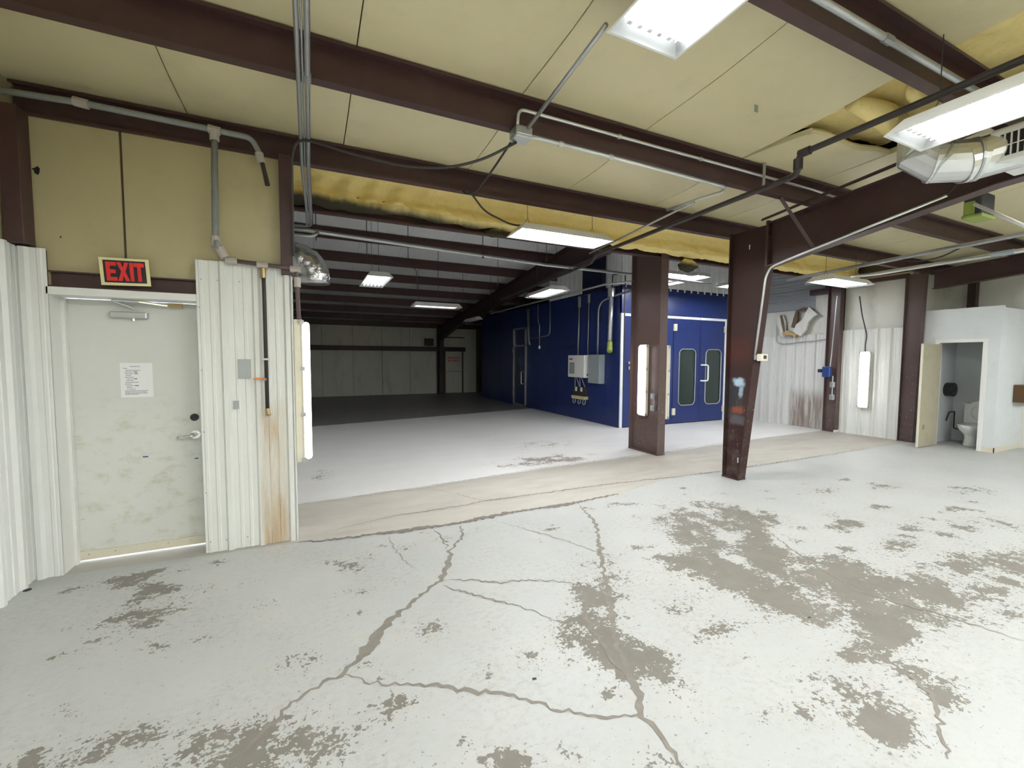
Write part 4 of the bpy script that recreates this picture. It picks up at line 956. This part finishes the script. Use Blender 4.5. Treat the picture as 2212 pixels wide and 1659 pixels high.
def notice():
    y = YD-.001; TL = Vector(ay(258.5, 784, y)); BR = Vector(ay(332, 857, y)); x0, x1, z1, z0 = TL.x, BR.x, TL.z, BR.z
    t = thing('paper_notice', 'printed paper notice taped on the exit door', 'notice', (x0, y, z0))
    box('sheet_of_paper', 'paper', x0, x1, y-.002, y, z0, z1, t)
    w_, h_ = x1-x0, z1-z0; mb = MB(); mk = MB()
    rows = [(.30, .62, .10), (.10, .23, .155), (.17, .62, .21), (.14, .40, .26), (.15, .40, .31), (.17, .33, .36), (.15, .42, .41), (.2, .42, .46), (.17, .40, .51), (.15, .56, .56), (.13, .34, .61), (.18, .42, .66), (.18, .34, .71), (.19, .45, .76),
            (.13, .84, .81), (.13, .80, .845), (.13, .82, .88), (.13, .55, .91)]
    rng = random.Random(3)
    for a, c, q in rows:
        s = a
        while s < c:
            e = min(c, s+rng.uniform(.02, .07)); mb.box(x0+w_*s, x0+w_*e, y-.0026, y-.002, z1-h_*(q+.012), z1-h_*(q-.006)); s = e+.012
    for a, c, q in ((.42, .53, .26), (.44, .54, .31), (.43, .51, .46), (.44, .55, .66)): mk.box(x0+w_*a, x0+w_*c, y-.0027, y-.002, z1-h_*(q+.012), z1-h_*(q-.01))
    mb.build('printed_lines', 'ink', t); mk.build('marked_words', 'ink_dark', t)
notice()
# tape squares on the white sheet
for nm, a, c, lab in (('foil_square', (513, 776), (543, 818), 'grey foil square stuck on the white sheet by the exit door'), ('tape_piece', (504, 866), (517, 883), 'small scrap of grey tape low on the white sheet by the exit door')):
    p, q = ay(*a, YP-.003), ay(*c, YP-.003)
    tag(box(nm, 'tape', p[0], q[0], YP-.012, YP-.001, q[2], p[2]), lab, 'tape')

# ================================================================== PIPES AT THE LEFT
y_ = 4.16
def A_(u, v, y=4.13): return ay(u, v, y)
main = pipe('plastic_pipe', 'grey plastic pipe running along the eave beam at top left', [A_(-60, 186), A_(175, 222), A_(463, 281), A_(543, 298), A_(560, 330), A_(566, 350)], .022, 'pvc', .05, 'pipe', 10,
     joints=[(A_(175, 222), (1, 0, -.1)), (A_(463, 281), (1, 0, -.1)), (A_(562, 342), (.2, 0, -1))], jmat='pvc_joint', jr=1.45)
MB().tube([A_(566, 350, 4.12), A_(578, 400, 4.09)], [.016, .019], 8).build('nozzle', 'pipe_dark', main)
p2 = pipe('plastic_pipe', 'grey plastic drop pipe hanging beside the EXIT sign', [A_(463, 281, 4.13), A_(465, 515, 4.13), A_(470, 533, 4.10), A_(490, 558, 4.13)], .024, 'pvc', .03, 'pipe', 10, joints=[(A_(463, 292), (0, 0, 1)), (A_(466, 522), (0, 0, 1)), (A_(480, 546, 4.115), (.5, 0, -1))], jmat='pvc_joint', jr=1.4)
p3 = pipe('iron_pipe', 'dark iron pipe crossing the top of the white sheet', [A_(487, 561), A_(640, 581), A_(646, 690)], .017, 'pipe_brown', .03, 'pipe', 8, joints=[(A_(500, 563), (1, 0, 0)), (A_(567, 573), (1, 0, 0)), (A_(638, 582), (1, 0, 0)), (A_(642, 610), (0, 0, 1))], jmat='pvc_joint', jr=1.6)
p4 = pipe('air_line', 'dark vertical air line with orange valve on the white sheet', [A_(568, 573), A_(571, 640, 4.14), A_(578, 890, 4.14)], .015, 'pipe_dark', 0, 'pipe', 8, joints=[(A_(568, 590), (0, 0, 1))], jmat='brass', jr=1.5)
MB().tube([A_(573, 818, 4.125), A_(547, 818, 4.11)], .008, 6).build('valve_handle', 'orange', p4); MB().tube([A_(576, 820), A_(566, 818)], .012, 6).build('valve_body', 'chrome', p4)
MB().tube([A_(577, 884, 4.14), A_(580, 897, 4.12)], .02, 8).build('outlet_elbow', 'brass', p4); MB().box(*[c for c in (A_(566, 770)[0], A_(581, 770)[0])], 4.12, 4.175, A_(570, 778)[2], A_(570, 774)[2]).build('pipe_strap', 'galv', p4)

# three conduits running back over the purlins, then across the rear hall
for i, (x, r, lab) in enumerate(((-.030, .0135, 'thin left conduit of the bundle running back from the top edge'), (.021, .0165, 'thick right conduit of the bundle running back from the top edge'), (-.006, .006, 'thin wire between the two conduits running back from the top edge'))):
    z = 3.245
    tail = [(x+.03, 5.30, 3.20), (x+.03, 5.62, 3.13)] if i != 1 else [(x+.02, 5.35, 3.21), (x+.02, 5.75, 3.16), (x-.3, 5.78, 3.14)]
    pipe('conduit', lab, [(x, -1, 3.52), (x, 1.6, 3.40), (x, 3.16, 3.32), (x, 4.20, 3.255)]+tail, r, 'galv', .06, 'conduit', 8, joints=[((x, 3.05, 3.327), (0, 1, -.05))] if i == 1 else [])
pipe('flexible_cable', 'drooping black cable from the conduits to the junction box', [(-.11, 4.1, 2.45), (-.105, 4.1, 3.0), (-.10, 3.95, 3.20), (-.06, 3.78, 3.25), (.02, 3.72, 3.25), (.3, 3.6, 3.16), (.7, 3.42, 3.06), (1.0, 3.3, 3.06), (1.25, 3.18, 3.13), (1.47, 3.09, 3.26)], .011, 'cable', .15, 'cable', 6)
pipe('long_conduit', 'long grey conduit crossing the rear hall under its roof', [(-.5, 5.75, 3.10), (.0, 5.76, 3.11), (3.5, 6.25, 3.13), (5.1, 6.25, 3.13), (7.3, 6.25, 3.10)], .026, 'galv', 0, 'conduit')
pipe('long_conduit', 'short grey conduit bend behind the wall end post', [(-.5, 5.70, 3.03), (.05, 5.70, 3.03), (.12, 5.72, 3.09)], .02, 'galv', .05, 'conduit')
for x, z0 in ((.06, 3.10), (2.35, 3.12)):
    tag(MB().tube([(x, 5.78+(.3 if x > 1 else 0), z0), (x, 5.78+(.3 if x > 1 else 0), z0+.35)], .006, 5).tube([(x, 5.78+(.3 if x > 1 else 0), z0-.03), (x, 5.78+(.3 if x > 1 else 0), z0+.08)], .016, 6).build('pipe_hanger', 'steel_dark'), 'rusty hanger holding the long conduit, %s' % ('left end' if x < 1 else 'left of the centre lamp'), 'hanger')

# junction box on the purlin and its conduits
jb = thing('junction_box', 'square grey junction box under the purlin', 'junction box', (1.494, 3.06, 3.30))
box('box', 'galv', 1.42, 1.56, 2.99, 3.12, 3.275, 3.345, jb, bevel=.012); box('cover', 'galv_bright', 1.425, 1.555, 2.995, 3.115, 3.262, 3.276, jb, bevel=.004)
zf = ceil1(3.07)
pipe('conduit', 'upper conduit looping from the junction box along the purlin web', [(1.45, 3.03, 3.33), (1.45, 3.02, 3.47), (1.62, 3.03, 3.475), (3.4, 3.03, 3.475), (5.05, 3.03, 3.475), (5.6, 3.03, 3.46)], .014, 'galv_bright', .09, 'conduit', 8, joints=[((2.4, 3.03, 3.475), (1, 0, 0)), ((3.35, 3.03, 3.475), (1, 0, 0))], jr=1.4, jl=.015)
pipe('conduit', 'lower conduit from the junction box along the purlin flange', [(1.55, 3.06, 3.315), (3.78, 3.10, 3.315), (3.86, 3.2, 3.315), (3.80, 3.4, 3.31), (3.7, 3.8, 3.29)], .016, 'galv_bright', .05, 'conduit', 8, joints=[((1.85, 3.065, 3.315), (1, 0, 0)), ((2.35, 3.075, 3.315), (1, 0, 0))], jr=1.35, jl=.02)
pipe('conduit', 'sloping conduit from the junction box to the top edge light', [(1.52, 3.0, 3.33), (1.50, 2.02, 3.42)], .014, 'galv', 0, 'conduit')
pipe('flexible_cable', 'black cable from the junction box down to the eave beam', [(1.45, 3.10, 3.29), (1.44, 3.5, 3.20), (1.47, 4.0, 3.19), (1.42, 4.15, 3.22), (1.43, 4.24, 3.28)], .010, 'cable', .2, 'cable', 6)
pipe('flexible_cable', 'black cable from the eave beam to the centre lamp', [(1.52, 4.26, 3.28), (1.70, 4.35, 3.15), (2.05, 4.43, 3.08), (2.25, 4.45, 3.10), (2.30, 4.45, 3.085)], .010, 'cable', .1, 'cable', 6)

# dark gas pipe along the rafter line
pipe('gas_pipe', 'dark gas pipe running in from the right edge with a small offset', [(3.49, -3, 3.24), (3.49, 2.20, 3.20), (3.50, 2.22, 3.06), (3.62, 2.36, 3.10), (3.75, 5.2, 3.10), (3.95, 5.6, 3.08), (4.3, 9.9, 3.06)], .024, 'pipe_dark', .05, 'pipe', 8, joints=[((3.49, 2.16, 3.20), (0, 1, 0)), ((3.495, 2.21, 3.13), (0, 0, 1))], jr=1.4)
pipe('conduit', 'thin conduit beside the gas pipe over the centre lamp', [(3.58, 3.3, 3.20), (3.70, 5.3, 3.13)], .012, 'galv', 0, 'conduit')
pipe('conduit', 'thin grey conduit above the booth front reaching the wide column', [(5.22, 6.12, 2.98), (4.97, 6.6, 2.98), (4.95, 12.2, 2.95)], .018, 'galv', 0, 'conduit')
pipe('purlin_pipe', 'grey pipe lying along the purlin at the upper right', [(.6, 1.47, 3.475), (4.4, 1.47, 3.475), (4.9, 1.5, 3.47)], .020, 'galv', .05, 'pipe', 8, joints=[((3.1, 1.47, 3.475), (1, 0, 0))], jr=1.25)
tag(MB().prism([(4.145, 3.30), (4.185, 3.30), (4.19, 3.60), (4.15, 3.60)], 'y', 2.97, 2.975).build('hanger_strap', 'galv'), 'flat grey strap hanging over the purlin near the gas pipe', 'strap')
tag(box('ceiling_tag', 'tape', 3.19, 3.225, 2.37, 2.376, ceil1(2.37)-.075, ceil1(2.37)+.01), 'small grey tag on the ceiling near the upper right', 'tag')

# conduit bending down the tapered column to the thermostat
pipe('conduit', 'conduit curving from the deep rafter down the tapered column', [(X2-.10, 1.9, 3.04), (X2-.095, 3.0, 2.83), (X2-.085, 3.50, 2.73), (X2-.07, 3.57, 2.62), (X2-.06, 3.68, 1.66)], .014, 'galv_bright', .12, 'conduit', 8)
pipe('wire', 'thin wire hanging from the duct to the rafter conduit', [(X2-.10, 1.9, 3.04), (4.9, 1.75, 3.10), (4.7, 1.72, 3.2)], .004, 'cable', 0, 'wire', 5)
th = thing('thermostat', 'cream thermostat on the edge of the tapered column', 'thermostat', (X2-.03, 3.67, 1.6))
box('body', 'cream', X2-.055, X2+.08, 3.60, 3.66, 1.585, 1.675, th, bevel=.008); box('screen', 'screen', X2-.01, X2+.045, 3.597, 3.601, 1.612, 1.655, th)
box('bracket', 'galv', X2-.07, X2-.02, 3.66, 3.70, 1.60, 1.66, th)
# sockets on the wide column
ob = thing('outlet_pair', 'two grey outlet boxes joined by conduit on the wide column', 'outlet', (X1-.03, 5.56, .74))
for z in (.78, .98):
    b = box('outlet_box', 'galv', X1-.07, X1-.008, 5.52, 5.61, z-.045, z+.045, ob, bevel=.006); MB().cyl((X1-.071, 5.565, z), (X1-.076, 5.565, z), .02, 10).build('socket', 'grey_box', b)
MB().cyl((X1-.03, 5.565, .82), (X1-.03, 5.565, .94), .008, 6).build('conduit_nipple', 'galv', ob)

# pipes along the right part of the front hall
pipe('conduit', 'upper of two grey pipes at the right, passing behind the rafter', [(7.68, -2, 3.13), (7.68, 2.16, 3.10), (8.0, 4.19, 3.10), (8.05, 5.2, 3.08)], .030, 'galv', 0, 'pipe')
pipe('conduit', 'lower pale grey pipe at the right below the other one', [(7.9, -2, 2.95), (7.92, 2.2, 2.95), (8.03, 3.75, 2.95), (8.1, 4.9, 2.97)], .028, 'galv_bright', 0, 'pipe', joints=[((7.92, 2.4, 2.95), (0, 1, 0))], jr=1.2, jl=.10, jmat='grey_box')
pipe('flexible_cable', 'dark cable loop tied under the right hand pipes', [(7.9, 3.5, 3.09), (7.85, 3.2, 3.0), (7.8, 2.95, 3.0), (7.78, 2.75, 3.08)], .010, 'cable', .15, 'cable', 6)
pipe('conduit', 'bright thin pipe slanting at the right edge', [(6.0, 2.04, 3.15), (6.0, 1.55, 2.72)], .016, 'white_paint', 0, 'pipe')
# sheet metal elbow and register
def duct():
    t = thing('duct_elbow', 'silver sheet metal duct elbow above the rafter at the right', 'duct', (4.5, 1.7, 3.0))
    pts = [Vector(p) for p in ((4.45, 1.84, 3.46), (4.45, 1.84, 3.25), (4.50, 1.74, 3.15), (4.62, 1.60, 3.13), (4.78, 1.46, 3.18))]
    for i in range(4): MB().tube([pts[i]-(pts[i+1]-pts[i])*.34*(i > 0), pts[i+1]+(pts[i+1]-pts[i])*.30], [.150, .150], 22).build('duct_segment', 'galv_bright', t, smooth=False)
    for i in range(1, 4): MB().tube([pts[i]+(pts[i-1]-pts[i]).normalized()*.008, pts[i]+(pts[i+1]-pts[i]).normalized()*.008], .160, 22).build('duct_collar', 'galv', t)
    t = thing('air_register', 'white air register box with grille at the right edge', 'air vent', (4.9, 1.0, 3.04))
    bx = MB().box(4.62, 5.05, .45, 1.50, 3.05, 3.30); bx.build('plenum', 'white_paint', t, bevel=.006)
    for z0, z1, a, c in ((3.05, 3.085,   .45, 1.50), (3.245, 3.28,   .45, 1.50), (3.085, 3.245, 1.45, 1.50), (3.085, 3.245, .45, .5)): box('grille_frame', 'white_paint', 4.60, 4.62, a, c, z0, z1, t)
    box('grille_back', 'black', 4.612, 4.619, .5, 1.45, 3.085, 3.245, t)
    k = 0
    while 1.43-.034*k > .52:
        y = 1.43-.034*k; box('grille_vane', 'white_paint', 4.602, 4.612, y-.008, y, 3.085, 3.245, t); k += 1
    box('grille_bar', 'white_paint', 4.603, 4.610, .5, 1.45, 3.158, 3.164, t)
duct()
def reel():
    t = thing('hanging_reel_box', 'dark hanging box with a yellow-green bottom at the upper right', 'hanging box', (6.35, 2.05, 3.1))
    P = lambda u, v: ax(u, v, 6.4)
    a, b_, c, d = P(2095, 440), P(2137, 430), P(2095, 475), P(2137, 468)
    MB().hexa([(6.25, a[1], c[2]), (6.55, a[1], c[2]), (6.55, b_[1], c[2]), (6.25, b_[1], c[2]), (6.25, a[1], c[2]+.24), (6.55, a[1], c[2]+.24), (6.55, b_[1], c[2]+.24), (6.25, b_[1], c[2]+.24)]).build('case', 'rubber', t, bevel=.02)
    MB().box(6.24, 6.56, b_[1]-.01, a[1]+.01, c[2]-.015, c[2]+.02).build('base', 'green_yellow', t, bevel=.012)
    MB().box(6.235, 6.25, .5*(a[1]+b_[1])-.02, a[1]-.01, c[2]+.02, c[2]+.15).build('patch', 'green_yellow', t)
    MB().tube([(6.4, a[1], c[2]+.24), (6.4, a[1], 3.45), (6.4, .9, 3.42)], .022, 6, .03).build('bracket', 'pipe_dark', t)
reel()

# silver flexible duct at the end of the exit wall
def flexduct():
    path = [Vector((-.77+.124*i, 5.95, 2.80)) for i in range(6)]+[Vector((-.15+.20*sin(a*pi/18), 5.93, 2.60+.20*cos(a*pi/18))) for a in range(0, 10)]+[Vector((.05, 5.93, 2.56)), Vector((.05, 5.93, 2.52))]
    mb = MB().tube(path, [.19+.007*sin(i*2.6) for i in range(len(path))], 28)
    mb.v = [tuple(Vector(p)+Vector((1, .3, .6))*.018*mnoise.noise(Vector(p)*17)+Vector((.2, 1, -.6))*.012*mnoise.noise(Vector(p)*31)) for p in mb.v]
    tag(mb.build('flexible_duct', 'foil', None, smooth=True), 'crumpled silver flexible duct poking out behind the wall end', 'duct')
flexduct()
# thin hanger wires in the rear hall
k = 0
for u, v0, v1, y in ((683, 450, 520, 7.0), (793, 470, 570, 7.3), (882, 490, 578, 8.0), (947, 540, 640, 9.5), (1000, 550, 650, 11.0), (1060, 560, 660, 11.5), (1075, 540, 620, 8.0), (1180, 545, 580, 6.7)):
    p = ay(u, v1, y); zt = raf2(y)+.2
    tag(MB().tube([(p[0], y, p[2]), (p[0], y, zt)], .006, 4).build('hanger_wire', 'cable'), 'thin wire hanging from the white rear roof, %s from the left' % ORD[k], 'wire', 'hanger wires in the rear hall'); k += 1
pipe('lamp_cable', 'cable strung between the purlins to the rear hall lamp', [(.5, 8.3, 3.35), (.62, 8.3, 3.36), (.8, 8.3, 3.42), (1.4, 8.4, 3.42), (1.9, 8.5, 3.33), (1.95, 8.6, 2.95)], .008, 'cable', .05, 'cable', 5)

# blue filter unit on the right wall column
fu = thing('filter_unit', 'blue air filter unit with gauge on the right wall column', 'air filter', (XR-.2, 5.72, 1.1))
box('bowl', 'blue_part', XR-.30, XR-.19, 5.70, 5.86, 1.22, 1.46, fu, bevel=.02); MB().cyl((XR-.26, 5.87, 1.36), (XR-.26, 5.95, 1.36), .04, 10).build('gauge', 'black', fu)
MB().tube([(XR-.25, 5.72, 1.46), (XR-.25, 5.70, 1.75), (XR-.25, 5.64, 3.0)], .012, 6).build('feed_line', 'galv', fu); MB().tube([(XR-.24, 5.66, 1.25), (XR-.24, 5.66, .75)], .012, 6).build('drain_line', 'galv', fu)
for z in (.72, 1.0): box('regulator', 'galv', XR-.28, XR-.20, 5.62, 5.70, z, z+.12, fu, bevel=.01)
pipe('wall_pipe', 'thin pipe bent along the right hand wall under the torn insulation', [ax(1679, 690, XR-.06), ax(1676, 738, XR-.06), ax(1690, 744, XR-.06), ax(1740, 738, XR-.06), ax(1787, 733, XR-.06)], .012, 'galv', .1, 'pipe', 6)

# ================================================================== RESTROOM
RXF, RY0, RY1, RZ = 10.75, 3.21, 4.35, 2.55
def restroom():
    W = shell('wall_restroom', (RXF, 3.8, 0))
    box('front_plaster', 'plaster', RXF, RXF+.10, RY0, 3.40, 0, RZ, W); box('front_plaster', 'plaster', RXF, RXF+.10, 4.02, RY1, 0, RZ, W)
    box('front_plaster', 'plaster', RXF, RXF+.10, 3.40, 4.02, 1.93, RZ, W)
    box('side_plaster', 'plaster', RXF+.10, XE, RY0, RY0+.10, 0, RZ-.03, W); box('inner_plaster', 'plaster', RXF+.1, XE, 4.12, RY1, 0, RZ-.05, W); box('inner_plaster', 'plaster', XE-.04, XE, RY0+.1, RY1-.06, 0, RZ-.05, W)
    box('lid', 'plaster', RXF+.1, XE, RY0+.1, RY1-.06, RZ-.08, RZ-.05, W)
    B = shell('baseboard_restroom', (RXF, 3.2, 0))
    box('board', 'cream', RXF-.012, RXF, RY0-.012, 3.38, 0, .085, B); box('board', 'cream', RXF-.012, XE, RY0-.012, RY0, 0, .085, B)
    D = shell('door_3', (RXF, 3.7, 0))
    for a, c in ((3.36, 3.42), (4.0, 4.06)): box('casing', 'white_paint', RXF-.014, RXF+.10, a, c, 0, 1.93, D)
    box('casing', 'white_paint', RXF-.014, RXF+.10, 3.36, 4.06, 1.93, 1.99, D)
    lf = box('leaf', 'tan_door', 10.06, RXF-.016, 3.965, 4.0, .01, 1.905, D, bevel=.002); box('leaf_edge', 'cream', 10.055, 10.062, 3.965, 4.0, .01, 1.905, lf)
    MB().box(10.2, 10.24, 3.963, 3.966, .33, .42).build('latch_plate', 'brass', lf)
    # toilet against the end wall
    t = thing('toilet', 'white toilet with raised seat inside the restroom', 'toilet', (11.35, 3.65, 0))
    cx, cy = 11.22, 3.65
    MB().lathe([(.10, 0), (.11, .02), (.085, .14), (.10, .22), (.165, .30), (.19, .385), (.185, .40), (.15, .40), (.12, .34), (.02, .30)], (cx, cy, 0), 24, 1.3, 1.0).build('bowl', 'porcelain', t, smooth=True)
    box('foot', 'porcelain', cx-.02, 11.56, cy-.10, cy+.10, 0, .30, t, bevel=.03)
    box('tank', 'porcelain', 11.52, 11.73, cy-.23, cy+.23, .38, .74, t, bevel=.03); box('tank_lid', 'porcelain', 11.51, 11.74, cy-.24, cy+.24, .74, .775, t, bevel=.01)
    n = 24; rg = [(cy+.18*cos(2*pi*i/n), .62+.215*sin(2*pi*i/n)) for i in range(n)]; ri = [(cy+.105*cos(2*pi*i/n), .61+.135*sin(2*pi*i/n)) for i in range(n)]
    vs = [(11.46, *p) for p in rg]+[(11.46, *p) for p in ri]+[(11.48, *p) for p in rg]+[(11.48, *p) for p in ri]
    MB().add(vs, [(i, (i+1) % n, n+(i+1) % n, n+i) for i in range(n)]+[(2*n+i, 3*n+i, 3*n+(i+1) % n, 2*n+(i+1) % n) for i in range(n)]+[(i, 2*n+i, 2*n+(i+1) % n, (i+1) % n) for i in range(n)]+[(n+i, n+(i+1) % n, 3*n+(i+1) % n, 3*n+i) for i in range(n)]).build('seat', 'porcelain', t)
    MB().add([(11.485, *p) for p in rg]+[(11.505, *p) for p in rg], [tuple(range(n)), tuple(range(2*n-1, n-1, -1))]+[(i, n+i, n+(i+1) % n, (i+1) % n) for i in range(n)]).build('lid', 'porcelain', t)
    MB().tube([(11.51, cy+.16, .68), (11.47, cy+.17, .675)], .012, 6).build('flush_lever', 'rubber', t)
    d = thing('paper_dispenser', 'round black paper dispenser on the restroom wall', 'dispenser', (11.42, 4.12, 1.03))
    MB().tube([(11.42, 4.118, 1.03), (11.42, 3.99, 1.03)], .135, 24).build('drum', 'black', d, bevel=.01); MB().tube([(11.42, 3.99, 1.03), (11.42, 3.98, 1.03)], .05, 16).build('lock_cap', 'rubber', d)
    h = thing('roll_holder', 'dark metal roll holder low on the restroom wall', 'holder', (11.45, 4.12, .5))
    MB().tube([(11.48, 4.11, .40), (11.48, 4.07, .58), (11.70, 4.07, .58), (11.70, 4.07, .25), (11.74, 3.98, .22), (11.74, 3.84, .16)], .012, 6, .02).build('rail', 'pipe_dark', h)
    cb = thing('wall_cabinet', 'small brown wooden cabinet on the outer restroom wall', 'cabinet', (11.55, RY0, .9))
    box('body', 'wood', 11.40, 11.76, RY0-.16, RY0-.004, .86, 1.17, cb, bevel=.004); box('door', 'wood', 11.41, 11.75, RY0-.175, RY0-.16, .93, 1.165, cb, bevel=.003)
restroom()

# small things on the floor
p = az(59, 1275, 0); tag(MB().lathe([(.022, 0), (.022, .004), (.014, .006), (.004, .004)], (p[0], p[1], 0), 12).build('floor_plug', 'rubber'), 'round dark plug in the floor beside the left wall', 'floor plug')
p = az(1154, 1467, 0); tag(MB().add([(p[0]-.012, p[1]-.006, .001), (p[0]+.010, p[1]-.008, .001), (p[0]+.014, p[1]+.006, .001), (p[0]-.006, p[1]+.010, .001), (p[0], p[1], .008)], [(0, 1, 4), (1, 2, 4), (2, 3, 4), (3, 0, 4), (3, 2, 1, 0)]).build('debris_chip', 'black'), 'small black chip lying on the white floor in the foreground', 'debris')
p = az(1748, 1334, 0); tag(MB().add([(p[0]-.014, p[1]-.005, .001), (p[0]+.014, p[1]-.006, .001), (p[0]+.010, p[1]+.005, .001), (p[0]-.010, p[1]+.006, .001), (p[0], p[1], .007)], [(0, 1, 4), (1, 2, 4), (2, 3, 4), (3, 0, 4), (3, 2, 1, 0)]).build('debris_chip', 'black'), 'small black chip on the large worn patch at right', 'debris')
